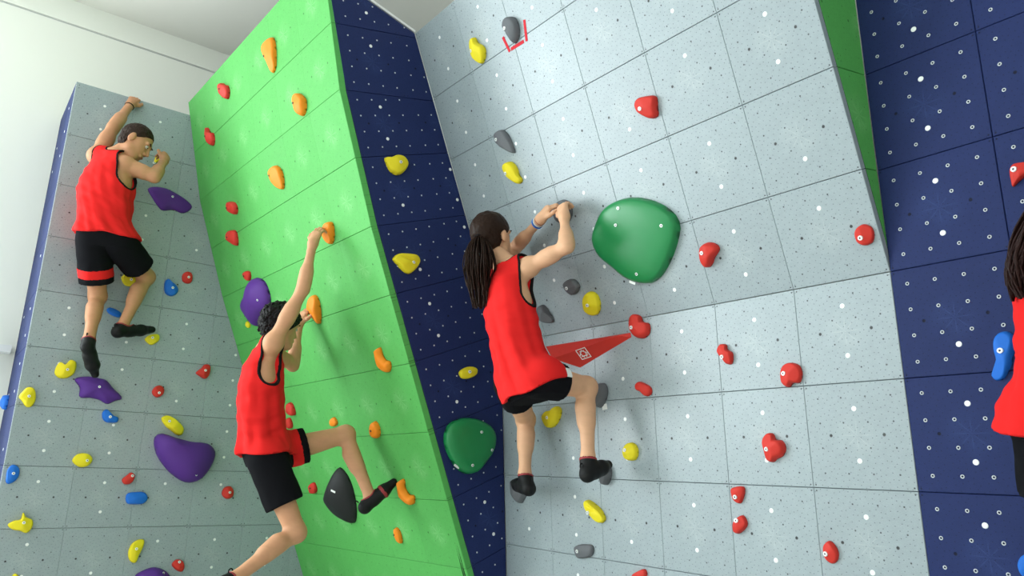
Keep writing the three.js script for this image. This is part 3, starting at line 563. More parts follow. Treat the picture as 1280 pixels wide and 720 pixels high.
const TEEN = { pelvis: [-2.945,-0.682,1.116], chest: [-2.964,-0.315,1.179], neck: [-2.964,-0.106,1.175], head: [-3.002,0.036,1.092], Rs: [-2.812,-0.089,1.192], Re: [-2.736,0.222,1.085], Rw: [-2.706,0.488,1.068], Rh: [-2.717,0.584,1.039], Ls: [-3.135,-0.086,1.091], Le: [-3.23,-0.148,0.908], Lw: [-3.23,0.12,0.896], Lh: [-3.211,0.192,0.875], Rhip: [-2.831,-0.725,1.148], Rk: [-2.736,-1.085,0.987], Ra: [-2.66,-1.292,1.312], Rheel: [-2.641,-1.305,1.359], Rtoe: [-2.698,-1.433,1.252], Lhip: [-3.04,-0.678,1.022], Lk: [-2.945,-0.556,0.653], La: [-2.831,-0.912,0.517], Lheel: [-2.831,-0.965,0.548], Ltoe: [-2.774,-0.822,0.403] };
const WOMAN = { pelvis: [-1.561,-0.299,0.399], chest: [-1.663,0.056,0.437], neck: [-1.663,0.267,0.456], head: [-1.777,0.433,0.475], Rs: [-1.533,0.239,0.426], Re: [-1.304,0.304,0.38], Rw: [-1.374,0.479,0.342], Rh: [-1.411,0.572,0.327], Ls: [-1.898,0.325,0.38], Le: [-1.845,0.439,0.274], Lw: [-1.551,0.512,0.342], Lh: [-1.496,0.578,0.327], Lhip: [-1.721,-0.315,0.361], Lk: [-1.95,-0.461,0.084], La: [-1.887,-0.75,0.129], Lheel: [-1.833,-0.82,0.144], Ltoe: [-2.06,-0.798,0.061], Rhip: [-1.43,-0.316,0.399], Rk: [-1.438,-0.327,0.122], Ra: [-1.371,-0.663,0.171], Rheel: [-1.355,-0.739,0.19], Rtoe: [-1.365,-0.691,0.046] };
const GUEST = { pelvis: [0.596,-0.565,0.342], chest: [0.65,-0.314,0.38], neck: [0.692,-0.077,0.399], head: [0.683,0.077,0.399], Rs: [0.788,-0.127,0.38], Re: [0.854,0.137,0.266], Rw: [0.837,0.447,0.133], Rh: [0.837,0.563,0.095], Ls: [0.584,-0.083,0.38], Le: [0.653,0.22,0.228], Lw: [0.702,0.51,0.133], Lh: [0.711,0.628,0.095], Lhip: [0.528,-0.582,0.323], Lk: [0.459,-0.917,0.171], La: [0.385,-1.278,0.19], Lheel: [0.387,-1.312,0.209], Ltoe: [0.327,-1.361,0.057], Rhip: [0.652,-0.585,0.323], Rk: [0.647,-0.878,0.171], Ra: [0.58,-1.231,0.19], Rheel: [0.58,-1.263,0.209], Rtoe: [0.548,-1.304,0.057] };

const skinMap = dataTex(128, (x, y) => { const n = noise.noise(x * 12, y * 12, 3) * 7 + noise.noise(x * 40, y * 40, 5) * 4; return [cl(250 + n), cl(246 + n), cl(242 + n)]; });
const clothBump = dataTex(256, (x, y, i, j) => { const v = 128 + 50 * ((i + j) % 4 < 2 ? 1 : -1) * 0.5 + 40 * noise.noise(x * 30, y * 30, 2); return [v, v, v]; }, false);
const skin = c => new THREE.MeshPhysicalMaterial({ color: rgb(...c), map: skinMap, roughness: 0.55, specularIntensity: 0.6 });
const PMAT = {
  shirt: new THREE.MeshPhysicalMaterial({ color: rgb(0.74, 0.018, 0.018), roughness: 0.9, specularIntensity: 0.3, bumpMap: clothBump, bumpScale: 0.0004 }),
  shorts: new THREE.MeshPhysicalMaterial({ color: rgb(0.007, 0.007, 0.009), roughness: 0.95, specularIntensity: 0.15, bumpMap: clothBump, bumpScale: 0.0004 }),
  piping: new THREE.MeshPhysicalMaterial({ color: rgb(0.012, 0.010, 0.011), roughness: 0.9, specularIntensity: 0.2 }),
  shoe: new THREE.MeshPhysicalMaterial({ color: rgb(0.009, 0.009, 0.010), roughness: 0.55, specularIntensity: 0.35 }),
  shoeRed: new THREE.MeshStandardMaterial({ color: rgb(0.30, 0.02, 0.03), roughness: 0.6 }),
  eyeWhite: new THREE.MeshPhysicalMaterial({ color: rgb(0.5, 0.44, 0.41), roughness: 0.35 }),
  iris: new THREE.MeshPhysicalMaterial({ color: rgb(0.03, 0.018, 0.01), roughness: 0.15 }),
  lip: new THREE.MeshStandardMaterial({ color: rgb(0.42, 0.13, 0.11), roughness: 0.5 }),
};
const hairMat = c => new THREE.MeshPhysicalMaterial({ color: rgb(...c), roughness: 0.5, specularIntensity: 0.28, bumpMap: dataTex(128, (x, y) => { const v = 128 + 110 * noise.noise(x * 60, y * 5, 1.5); return [v, v, v]; }, false), bumpScale: 0.003 });

function handField(w, dir, palm, thumbSide, sc, curl) { // returns distance field; fingers as separate chains
  const d = dir.clone().normalize(), n = palm.clone().addScaledVector(d, -palm.dot(d)).normalize(), s = new THREE.Vector3().crossVectors(d, n).multiplyScalar(thumbSide).normalize();
  const P = (a, b, c) => w.clone().addScaledVector(d, a * sc).addScaledVector(s, b * sc).addScaledVector(n, c * sc);
  const palmF = [cap(P(0, 0.006, 0), P(0.075, 0.026, 0), 0.021 * sc, 0.0125 * sc), cap(P(0, 0, 0), P(0.08, 0.009, 0), 0.021 * sc, 0.0125 * sc), cap(P(0, -0.004, 0), P(0.077, -0.009, 0), 0.021 * sc, 0.012 * sc), cap(P(0, -0.01, 0), P(0.07, -0.027, 0), 0.02 * sc, 0.0115 * sc)];
  const fingers = [], spec = [[0.026, 0.075, 0.042, 0.0095], [0.009, 0.08, 0.047, 0.0098], [-0.009, 0.077, 0.044, 0.0094], [-0.027, 0.07, 0.034, 0.0085]];
  spec.forEach(([b, a, len, r], i) => {
    let p = P(a, b, 0), ang = 0; const seg = [len, len * 0.62, len * 0.5], ch = [];
    seg.forEach((L, k) => {
      ang += curl[k] * (1 + 0.06 * i); const q = p.clone().addScaledVector(d, Math.cos(ang) * L * sc).addScaledVector(n, Math.sin(ang) * L * sc).addScaledVector(s, b * 0.06 * sc);
      ch.push(cap(p, q, r * sc * (1 - 0.09 * k), r * sc * (0.9 - 0.09 * k))); p = q;
    });
    fingers.push(blend(ch, 0.006));
  });
  const t0 = P(0.02, 0.02, 0.006), t1 = P(0.05, 0.05, 0.012), t2 = P(0.078, 0.058, 0.02), t3 = P(0.098, 0.056, 0.028);
  const thumb = blend([cap(t0, t1, 0.016 * sc, 0.0125 * sc), cap(t1, t2, 0.0115 * sc, 0.0105 * sc), cap(t2, t3, 0.0105 * sc, 0.009 * sc)], 0.008);
  const pf = blend(palmF, 0.02);
  return { f: (x, y, z) => { let r = smin(pf(x, y, z), thumb(x, y, z), 0.012); for (const g of fingers) r = smin(r, g(x, y, z), 0.004); return r; }, c: P(0.07, 0, 0.01) };
}
function headSpace(c, fwd, up) { const f = fwd.clone().normalize(), u = up.clone().addScaledVector(f, -up.dot(f)).normalize(), r = new THREE.Vector3().crossVectors(u, f); const m = new THREE.Matrix4().makeBasis(r, u, f).setPosition(c); return { m, inv: m.clone().invert(), P: (x, y, z) => new THREE.Vector3(x, y, z).applyMatrix4(m) }; }

function makePerson(label, Jr, o) {
  const J = {}; for (const k in Jr) J[k] = vec(Jr[k]);
  const g0 = thing('person', label, 'person'); const base = J.pelvis.clone(); g0.position.copy(base);
  const add = (name, geo, mat, parent = g0, lab) => part(name, geo.translate(-base.x, -base.y, -base.z), mat, parent, lab);
  const s = o.s, S = o.skin;
  // torso frame
  const axis = new THREE.Vector3().subVectors(J.neck, J.pelvis), len = axis.length(); axis.normalize();
  const latAt = (a, b) => { const v = new THREE.Vector3().subVectors(b, a); return v.addScaledVector(axis, -v.dot(axis)).normalize(); };
  const l0 = o.hipLat ? vec(o.hipLat) : latAt(J.Lhip, J.Rhip), l1 = o.shLat ? vec(o.shLat) : latAt(J.Ls, J.Rs);
  for (const l of [l0, l1]) l.addScaledVector(axis, -l.dot(axis)).normalize();
  const tc = new THREE.Vector3().subVectors(J.chest, J.pelvis).dot(axis) / len, bow = new THREE.Vector3().subVectors(J.chest, J.pelvis).addScaledVector(axis, -tc * len).multiplyScalar(1 / (4 * tc * (1 - tc)));
  const tab = (rows, t, k) => { if (t <= rows[0][0]) return rows[0][k]; for (let i = 1; i < rows.length; i++) if (t <= rows[i][0]) { const u = (t - rows[i - 1][0]) / (rows[i][0] - rows[i - 1][0]); return mix(rows[i - 1][k], rows[i][k], u * u * (3 - 2 * u)); } return rows[rows.length - 1][k]; };
  const coords = (x, y, z) => { // t along the spine, across, forward
    const px = x - base.x, py = y - base.y, pz = z - base.z, t = (px * axis.x + py * axis.y + pz * axis.z) / len, b = 4 * t * (1 - t), tt = cl(t, 0, 1);
    const cx = px - axis.x * t * len - bow.x * b, cy = py - axis.y * t * len - bow.y * b, cz = pz - axis.z * t * len - bow.z * b;
    let lx = mix(l0.x, l1.x, tt), ly = mix(l0.y, l1.y, tt), lz = mix(l0.z, l1.z, tt); const n = Math.hypot(lx, ly, lz); lx /= n; ly /= n; lz /= n;
    const fx = axis.y * lz - axis.z * ly, fy = axis.z * lx - axis.x * lz, fz = axis.x * ly - axis.y * lx;
    return [t, cx * lx + cy * ly + cz * lz, cx * fx + cy * fy + cz * fz];
  };
  const tube = (rows, t0, t1, extra) => (x, y, z) => {
    const [t, a, b] = coords(x, y, z), w = tab(rows, t, 1), d = tab(rows, t, 2), e = Math.pow(Math.pow(Math.abs(a) / w, 2.3) + Math.pow(Math.abs(b) / d, 2.3), 1 / 2.3);
    let r = (e - 1) * Math.min(w, d); if (extra) r += extra(t, a, b);
    return Math.max(r, (t - t1) * len, (t0 - t) * len);
  };
  const B = o.build ?? 1;
  const skinRows = [[-0.12, 0.11, 0.08], [0.02, 0.145, 0.098], [0.28, 0.128, 0.09], [0.62, 0.158, 0.108], [0.84, 0.136, 0.083], [1, 0.06, 0.06]].map(r => [r[0], r[1] * B * s, r[2] * B * s]);
  const torso = tube(skinRows, -0.14, 1.02);
  // body
  const H = headSpace(J.head, vec(o.face), vec(o.up ?? [0, 1, 0])), hs = s * (o.headScale ?? 1);
  const legs = [], arms = [];
  for (const q of ['L', 'R']) {
    const sh = J[q + 's'], el = J[q + 'e'], wr = J[q + 'w'], am = o.arm ?? 1, lm = o.leg ?? 1;
    arms.push(cap(sh, sh, 0.057 * s * am, 0.057 * s * am), cap(sh, el, 0.047 * s * am, 0.038 * s * am), cap(lerp(sh, el, 0.45), lerp(sh, el, 0.6), 0.046 * s * am, 0.046 * s * am), cap(el, wr, 0.037 * s * am, 0.0255 * s * am), cap(lerp(el, wr, 0.18), lerp(el, wr, 0.38), 0.041 * s * am, 0.039 * s * am), cap(lerp(J.neck, J.chest, 0.35), sh, 0.06 * s, 0.052 * s));
    const hip = J[q + 'hip'], kn = J[q + 'k'], an = J[q + 'a'], he = J[q + 'heel'], to = J[q + 'toe'];
    const th = new THREE.Vector3().subVectors(kn, hip).normalize(), shn = new THREE.Vector3().subVectors(an, kn).normalize();
    const backv = new THREE.Vector3().subVectors(he, to).normalize(); backv.addScaledVector(shn, -backv.dot(shn)).normalize();
    const calf = lerp(kn, an, 0.3).addScaledVector(backv, 0.018 * s);
    legs.push(cap(hip, kn, 0.084 * s * lm, 0.054 * s * lm), cap(kn, an, 0.05 * s * lm, 0.034 * s), cap(calf, lerp(kn, an, 0.5).addScaledVector(backv, 0.012 * s), 0.05 * s * lm, 0.044 * s * lm), cap(kn.clone().addScaledVector(th, 0.008), kn, 0.05 * s * lm, 0.05 * s * lm), cap(an, he, 0.034 * s, 0.026 * s), cap(he, to, 0.026 * s, 0.018 * s));
  }
  const neckTop = H.P(0, -0.05 * hs, -0.02 * hs);
  const bodyF = blend([torso, cap(J.neck, neckTop, 0.056 * s, 0.05 * s), cap(lerp(J.neck, J.Ls, 0.35), lerp(J.neck, J.Rs, 0.35), 0.05 * s, 0.05 * s), ...arms, ...legs], 0.028);
  const all = Object.entries(J).filter(([k]) => !/h$/.test(k)).map(e => e[1]), bb = boundsOf(all, 0.14);
  const geos = [nets(bodyF, bb.min, bb.max, 0.0125)];
  // head
  const headParts = [ell(H.inv, [0, 0.028 * hs, -0.012 * hs], [0.077 * hs, 0.09 * hs, 0.096 * hs]), ell(H.inv, [0, -0.035 * hs, 0.028 * hs], [0.06 * hs, 0.075 * hs, 0.062 * hs]), cap(H.P(-0.02 * hs, -0.095 * hs, 0.055 * hs), H.P(0.02 * hs, -0.095 * hs, 0.055 * hs), 0.022 * hs, 0.022 * hs), cap(H.P(-0.045 * hs, -0.065 * hs, 0.01 * hs), H.P(-0.025 * hs, -0.095 * hs, 0.045 * hs), 0.022 * hs, 0.02 * hs), cap(H.P(0.045 * hs, -0.065 * hs, 0.01 * hs), H.P(0.025 * hs, -0.095 * hs, 0.045 * hs), 0.022 * hs, 0.02 * hs), cap(neckTop, H.P(0, -0.1 * hs, -0.015 * hs), 0.05 * s, 0.052 * s)];
  const headBase = blend(headParts, 0.03), nose = blend([cap(H.P(0, 0.012 * hs, 0.084 * hs), H.P(0, -0.03 * hs, 0.106 * hs), 0.009 * hs, 0.011 * hs), cap(H.P(-0.012 * hs, -0.036 * hs, 0.092 * hs), H.P(0.012 * hs, -0.036 * hs, 0.092 * hs), 0.009 * hs, 0.009 * hs)], 0.01), brow = cap(H.P(-0.04 * hs, 0.027 * hs, 0.078 * hs), H.P(0.04 * hs, 0.027 * hs, 0.078 * hs), 0.011 * hs, 0.011 * hs), lips = cap(H.P(-0.02 * hs, -0.063 * hs, 0.084 * hs), H.P(0.02 * hs, -0.063 * hs, 0.084 * hs), 0.009 * hs, 0.009 * hs);
  const ears = [-1, 1].map(e => ell(H.inv, [e * 0.08 * hs, -0.004 * hs, -0.012 * hs], [0.011 * hs, 0.032 * hs, 0.02 * hs])), sockets = [-1, 1].map(e => cap(H.P(e * 0.032 * hs, 0.006 * hs, 0.094 * hs), H.P(e * 0.03 * hs, 0.006 * hs, 0.09 * hs), 0.014 * hs, 0.014 * hs));
  const headF = (x, y, z) => { let d = smin(headBase(x, y, z), brow(x, y, z), 0.016); d = smin(d, nose(x, y, z), 0.012); d = smin(d, lips(x, y, z), 0.012); for (const e of ears) d = smin(d, e(x, y, z), 0.008); for (const q of sockets) d = -smin(-d, q(x, y, z), 0.012); return d; };
  const hb = boundsOf([J.head], 0.15 * hs + 0.02); geos.push(nets(headF, hb.min, hb.max, 0.004));
  // hands
  for (const q of ['L', 'R']) {
    const w = J[q + 'w'], h = handField(w, new THREE.Vector3().subVectors(J[q + 'h'], w), vec(o[q + 'palm']), q === 'R' ? o.thumbR ?? 1 : o.thumbL ?? -1, s * 0.98, o[q + 'curl'] ?? [0.5, 0.9, 0.5]);
    const el = J[q + 'e'], wristF = cap(lerp(el, w, 0.8), w, 0.029 * s * (o.arm ?? 1), 0.0245 * s), F = (x, y, z) => smin(h.f(x, y, z), wristF(x, y, z), 0.02), b = boundsOf([h.c], 0.12);
    geos.push(nets((x, y, z) => F(x, y, z), b.min, b.max, 0.0034));
  }
  add('body', mergeGeometries(geos), S);
  // face details
  if (!o.noFace) for (const e of [-1, 1]) {
    const w = add('eye', new THREE.SphereGeometry(0.0115 * hs, 14, 10).translate(...H.P(e * 0.031 * hs, 0.006 * hs, 0.0785 * hs).toArray()), PMAT.eyeWhite, g0, 'eye');
    part('iris', new THREE.SphereGeometry(0.0062 * hs, 10, 8).translate(...H.P(e * 0.031 * hs, 0.004 * hs, 0.0852 * hs).sub(base).toArray()), PMAT.iris, w);
    add('eyebrow', new THREE.CapsuleGeometry(0.0038 * hs, 0.03 * hs, 3, 8).rotateZ(Math.PI / 2 + e * 0.12).translate(e * 0.032 * hs, 0.03 * hs, 0.09 * hs).applyMatrix4(H.m), o.hair, g0);
  }
  if (!o.noFace) add('lips', new THREE.CapsuleGeometry(0.0052 * hs, 0.03 * hs, 3, 8).rotateZ(Math.PI / 2).translate(0, -0.064 * hs, 0.0905 * hs).applyMatrix4(H.m), PMAT.lip, g0);
  // hair cap
  {
    const e = H.inv.elements, ho = o.hairOut, na = o.hairNoise, nf = o.hairFreq ?? 40;
    const skull = ell(H.inv, [0, 0.03 * hs, -0.014 * hs], [(0.078 * hs + ho), (0.091 * hs + ho), (0.097 * hs + ho)]), nape = ell(H.inv, [0, -0.03 * hs, -0.045 * hs], [0.062 * hs + ho * 0.6, 0.05 * hs, 0.05 * hs + ho * 0.6]);
    const F = (x, y, z) => {
      const lx = e[0] * x + e[4] * y + e[8] * z + e[12], ly = e[1] * x + e[5] * y + e[9] * z + e[13], lz = e[2] * x + e[6] * y + e[10] * z + e[14];
      let d = smin(skull(x, y, z), nape(x, y, z), 0.02) + na * noise.noise(lx * nf, ly * nf, lz * nf) + na * 0.6 * noise.noise(lx * nf * 2.3, ly * nf * 2.3, lz * nf * 2.3 + 7);
      const line = -0.75 * ly / hs + 0.66 * lz / hs - (o.hairline ?? 0.004) + 0.004 * noise.noise(lx * 60, ly * 60, 3);
      const ear = 0.026 * hs - Math.hypot((Math.abs(lx) - 0.085 * hs) * 0.8, ly + 0.006 * hs, lz + 0.01 * hs);
      return Math.max(d, Math.min(line, lz / hs + 0.03) * 0.7, (o.hairLow ?? -0.075) * hs - ly, o.coverEars ? -1 : ear);
    };
    const b = boundsOf([J.head], 0.15 * hs + ho + na); const hr = add('hair', nets(F, b.min, b.max, 0.0045), o.hair);
    if (o.tail) {
      const C = new THREE.CatmullRomCurve3(o.tail.map(vec)), strands = [], rr = o.tailR ?? 0.026;
      for (let i = 0; i < 120; i++) {
        const a = rnd() * 6.283, r0 = Math.sqrt(rnd()), pts = [], end = 0.8 + 0.25 * rnd(), wob = rnd() * 6;
        for (let k = 0; k <= 7; k++) {
          const t = k / 7 * end, p = C.getPoint(Math.min(t, 1)), prof = rr * (0.45 + 1.3 * Math.sin(Math.PI * Math.min(1, t * 0.85 + 0.06))) * r0 * (t > 0.85 ? 1 + (t - 0.85) * 1.5 : 1);
          pts.push(new THREE.Vector3(p.x + Math.cos(a) * prof + 0.011 * t * Math.sin(9 * t + wob), p.y - Math.max(0, t - 1) * 0.1, p.z + Math.sin(a) * prof + 0.011 * t * Math.cos(8 * t + wob)));
        }
        strands.push(new THREE.TubeGeometry(new THREE.CatmullRomCurve3(pts), 9, 0.0035, 4));
      }
      const pm = part('ponytail', mergeGeometries(strands).translate(-base.x, -base.y, -base.z), o.hair, hr);
      const t0 = C.getPoint(0.03), tg = C.getTangent(0.03), tie = new THREE.TorusGeometry(rr * 0.62, 0.006, 8, 18); tie.lookAt(tg);
      part('hair_tie', tie.translate(t0.x - base.x, t0.y - base.y, t0.z - base.z), PMAT.piping, hr);
    }
  }
  // shirt
  const R = (o.shirt).map(r => [r[0], r[1] * s, r[2] * s]), hem = o.hem ?? 0, ht = o.hemTilt ?? 0, hf = o.hemFront ?? 0;
  const folds = (t, a, b) => { const an = Math.atan2(b, a), lo = cl(1 - t, 0, 1.2); return s * (0.016 * lo * noise.noise(an * 3.1 + t * 1.2, t * 1.6, o.foldSeed) + 0.011 * lo * lo * Math.sin(an * 6 + 3 * t + o.foldSeed) * (0.5 + 0.5 * noise.noise(an * 2, t * 3, 4)) + 0.009 * noise.noise(a * 14 + t * 9, t * 7 - a * 6, o.foldSeed + 3)); };
  const tubeF = tube(R, -1, 1.0, folds);
  const strap = cap(lerp(J.neck, J.Ls, 0.74), lerp(J.neck, J.Rs, 0.74), 0.062 * s, 0.062 * s), strap2 = [cap(lerp(J.neck, J.Ls, 0.7), J.chest, 0.064 * s, 0.1 * s), cap(lerp(J.neck, J.Rs, 0.7), J.chest, 0.064 * s, 0.1 * s)];
  const down = axis.clone().negate(), holes = [];
  for (const q of ['L', 'R']) {
    const out = new THREE.Vector3().subVectors(J[q + 's'], J.neck); out.addScaledVector(axis, -out.dot(axis)).normalize();
    const a = J[q + 's'].clone().addScaledVector(out, 0.042 * s).addScaledVector(axis, 0.05 * s), b = J[q + 's'].clone().addScaledVector(out, (o.armOut ?? 0.045) * s).addScaledVector(down, (o.armhole ?? 0.1) * s);
    holes.push(cap(a, b, 0.08 * s, (o.armR ?? 0.078) * s));
  }
  const nh = H.P(0, -0.06 * hs, -0.01 * hs).lerp(J.neck, 0.55); const neckHole = cap(J.neck.clone().addScaledVector(axis, 0.012 * s), nh.addScaledVector(axis, 0.05 * s), 0.068 * s, 0.085 * s);
  const hipCover = (o.coverSides ?? ['L', 'R']).map(q => cap(J[q + 'hip'], lerp(J[q + 'hip'], J[q + 'k'], o.cover ?? 0.12), ((o.shortR ?? [0.105])[0] + 0.014) * s, ((o.shortR ?? [0.105])[0] + 0.016) * s));
  const shirtSolid = blend([tubeF, strap, ...strap2, ...hipCover], 0.03);
  const hemCut = (x, y, z) => { const [t, a, b] = coords(x, y, z); return (hem + ht * a / s + hf * b / s + 0.012 * Math.sin(Math.atan2(b, a) * 4 + o.foldSeed) - t) * len; };
  const hollowRows = R.map(r => [r[0], r[1] - 0.024 * s, r[2] - 0.024 * s]), hollow = tube(hollowRows, -1, 0.02, folds); // open underneath
  const cuts = [...holes, neckHole];
  const shirtF = (x, y, z) => { let d = Math.max(shirtSolid(x, y, z), hemCut(x, y, z)); for (const c of cuts) d = Math.max(d, -c(x, y, z)); return Math.max(d, -hollow(x, y, z)); };
  const sb = boundsOf([J.pelvis, J.chest, J.neck, J.Ls, J.Rs, J.pelvis.clone().addScaledVector(axis, hem * len)], 0.24 * s);
  const shirt = add('shirt', nets(shirtF, sb.min, sb.max, 0.009), PMAT.shirt, g0, 'red sleeveless sports shirt');
  cuts.forEach((c, i) => {
    const pf = (x, y, z) => {
      const d = shirtSolid(x, y, z), v = c(x, y, z), rest = Math.max(d - 0.0024, -d - 0.012, hemCut(x, y, z), ...cuts.filter((_, k) => k !== i).map(k => -k(x, y, z) - 0.001));
      if (Math.abs(v) > 0.03 || rest > 0.02) return Math.max(rest, Math.abs(v - 0.002) - 0.006);
      const e = 0.003, gd = [shirtSolid(x + e, y, z) - shirtSolid(x - e, y, z), shirtSolid(x, y + e, z) - shirtSolid(x, y - e, z), shirtSolid(x, y, z + e) - shirtSolid(x, y, z - e)], gv = [c(x + e, y, z) - c(x - e, y, z), c(x, y + e, z) - c(x, y - e, z), c(x, y, z + e) - c(x, y, z - e)];
      const co = (gd[0] * gv[0] + gd[1] * gv[1] + gd[2] * gv[2]) / (Math.hypot(...gd) * Math.hypot(...gv) + 1e-9), along = Math.sqrt(Math.max(0.04, 1 - co * co)); // keeps the edging equally wide
      return Math.max(rest, (Math.abs(v - 0.002 * along) - 0.0062 * along));
    };
    const cen = i < 2 ? J[i ? 'Rs' : 'Ls'] : J.neck, b = boundsOf([cen, cen.clone().addScaledVector(down, 0.12 * s)], 0.19 * s);
    const g = nets(pf, b.min, b.max, 0.0048); if (g.index.count) part(i < 2 ? 'armhole_trim' : 'neck_trim', g.translate(-base.x, -base.y, -base.z), PMAT.piping, shirt, 'thin black edging');
  });
  // shorts
  const rows2 = [[-0.2, 0.16, 0.12], [0, 0.178, 0.128], [0.14, 0.16, 0.118]].map(r => [r[0], r[1] * s * (o.shortW ?? 1), r[2] * s * (o.shortW ?? 1)]);
  const hipT = tube(rows2, o.crotch ?? -0.12, 0.16), legR = o.shortR ?? [0.105, 0.1];
  const legFr = q => { const a = J[q + 'hip'], b = J[q + 'k'], d = new THREE.Vector3().subVectors(b, a), L = d.length(); d.normalize(); return (x, y, z) => ((x - a.x) * d.x + (y - a.y) * d.y + (z - a.z) * d.z) / L; };
  const fr = { L: legFr('L'), R: legFr('R') };
  const legT = {}; for (const q of ['L', 'R']) { const a = J[q + 'hip'], b = lerp(a, J[q + 'k'], o.hemLeg[q] + 0.12); const c = cap(a, b, legR[0] * s, legR[1] * s), t = fr[q]; legT[q] = (x, y, z) => c(x, y, z) + 0.005 * s * noise.noise(x * 16, y * 12, z * 16 + o.foldSeed) * cl(t(x, y, z) * 3, 0, 1); }
  const cutL = (x, y, z) => Math.max(legT.L(x, y, z), (fr.L(x, y, z) - o.hemLeg.L) * 0.36), cutR = (x, y, z) => Math.max(legT.R(x, y, z), (fr.R(x, y, z) - o.hemLeg.R) * 0.36);
  const shortsAll = (x, y, z) => smin(hipT(x, y, z), Math.min(cutL(x, y, z), cutR(x, y, z)), 0.02);
  const band = o.band; // [side, from, to]
  const bandF = band ? (x, y, z) => Math.max(legT[band[0]](x, y, z) - 0.0022, (fr[band[0]](x, y, z) - band[2]) * 0.36, (band[1] - fr[band[0]](x, y, z)) * 0.36, -legT[band[0]](x, y, z) - 0.014) : null;
  const gb = boundsOf([J.pelvis, J.Lhip, J.Rhip, lerp(J.Lhip, J.Lk, o.hemLeg.L), lerp(J.Rhip, J.Rk, o.hemLeg.R)], 0.21 * s);
  const shorts = add('shorts', nets(shortsAll, gb.min, gb.max, 0.009), PMAT.shorts, g0, 'black sports shorts');
  if (band) part('stripe', nets(bandF, gb.min, gb.max, 0.007).translate(-base.x, -base.y, -base.z), PMAT.shirt, shorts, 'red stripe above the hem');
  if (o.patch) { const c = vec(o.patch.c), pf = (x, y, z) => Math.max(shortsAll(x, y, z) - 0.004, -shortsAll(x, y, z) - 0.01, Math.max(Math.abs(x - c.x) * 0.8, Math.abs(y - c.y), Math.abs(z - c.z)) - o.patch.r); const b = boundsOf([c], o.patch.r + 0.03); const g = nets(pf, b.min, b.max, 0.004); if (g.index.count) part('side_patch', g.translate(-base.x, -base.y, -base.z), M.white, shorts, 'white patch'); }
  // shoes
  for (const q of ['L', 'R']) {
    const an = J[q + 'a'], he = J[q + 'heel'], to = J[q + 'toe'], dir = new THREE.Vector3().subVectors(to, he).normalize(), leg = new THREE.Vector3().subVectors(an, J[q + 'k']).normalize();
    const up = leg.clone().negate(); up.addScaledVector(dir, -up.dot(dir)).normalize(); const side = new THREE.Vector3().crossVectors(dir, up);
    const ball = lerp(he, to, 0.66), f = blend([cap(he, lerp(he, to, 0.35), 0.036 * s, 0.036 * s), cap(lerp(he, to, 0.3).addScaledVector(side, 0.008 * s), ball.clone().addScaledVector(side, 0.012 * s), 0.034 * s, 0.034 * s), cap(lerp(he, to, 0.3).addScaledVector(side, -0.008 * s), ball.clone().addScaledVector(side, -0.012 * s), 0.034 * s, 0.034 * s), cap(ball, to, 0.037 * s, 0.024 * s), cap(he, lerp(he, an, 0.8), 0.037 * s, 0.04 * s), cap(lerp(he, to, 0.38).addScaledVector(up, 0.016 * s), lerp(an, he, 0.15), 0.03 * s, 0.036 * s)], 0.02);
    const c0 = lerp(he, an, 0.78).addScaledVector(leg, -0.045 * s), cutter = cap(c0, c0.clone().addScaledVector(leg, -0.12 * s).addScaledVector(dir, 0.03 * s), 0.048 * s, 0.075 * s);
    const opening = (x, y, z) => -cutter(x, y, z);
    const F = (x, y, z) => Math.max(f(x, y, z), opening(x, y, z));
    const b = boundsOf([an, he, to], 0.08), shoe = add('shoe', nets(F, b.min, b.max, 0.0055), PMAT.shoe, g0, 'black rubber climbing shoe');
    const collar = (x, y, z) => Math.max(f(x, y, z) - 0.002, Math.abs(opening(x, y, z) + 0.006) - 0.0045, -f(x, y, z) - 0.012);
    part('collar', nets(collar, b.min, b.max, 0.0045).translate(-base.x, -base.y, -base.z), PMAT.shoeRed, shoe, 'dark red collar edging');
    const band2 = (x, y, z) => { const t = ((x - he.x) * dir.x + (y - he.y) * dir.y + (z - he.z) * dir.z) / he.distanceTo(to); return Math.max(F(x, y, z) - 0.002, -F(x, y, z) - 0.01, Math.abs(t - 0.62) - 0.05); };
    if (o.strap === q || o.strap === 'both') part('strap', nets(band2, b.min, b.max, 0.005).translate(-base.x, -base.y, -base.z), PMAT.shoeRed, shoe, 'dark red strap');
    const tb = he.clone().addScaledVector(leg, -0.055 * s).addScaledVector(dir, -0.04 * s), loop = new THREE.TorusGeometry(0.011, 0.0035, 6, 14, Math.PI * 1.2); loop.lookAt(side); part('pull_tab', loop.translate(tb.x - base.x, tb.y - base.y, tb.z - base.z), PMAT.shoe, shoe);
  }
  // wrist bands
  for (const [q, t, r, mat, lab] of o.bands ?? []) {
    const c = lerp(J[q + 'e'], J[q + 'w'], t), d = new THREE.Vector3().subVectors(J[q + 'w'], J[q + 'e']).normalize(), tor = new THREE.TorusGeometry(r, 0.004, 8, 24); tor.lookAt(d);
    add('bracelet', tor.translate(c.x, c.y, c.z), mat, g0, lab);
  }
  return g0;
}
const LOOSE = [[-0.3, 0.215, 0.165], [0, 0.2, 0.152], [0.25, 0.172, 0.132], [0.6, 0.176, 0.13], [0.82, 0.157, 0.114], [1, 0.085, 0.08]];
const SKIN1 = skin([0.55, 0.27, 0.15]), SKIN2 = skin([0.64, 0.335, 0.195]), SKIN3 = skin([0.74, 0.43, 0.27]);
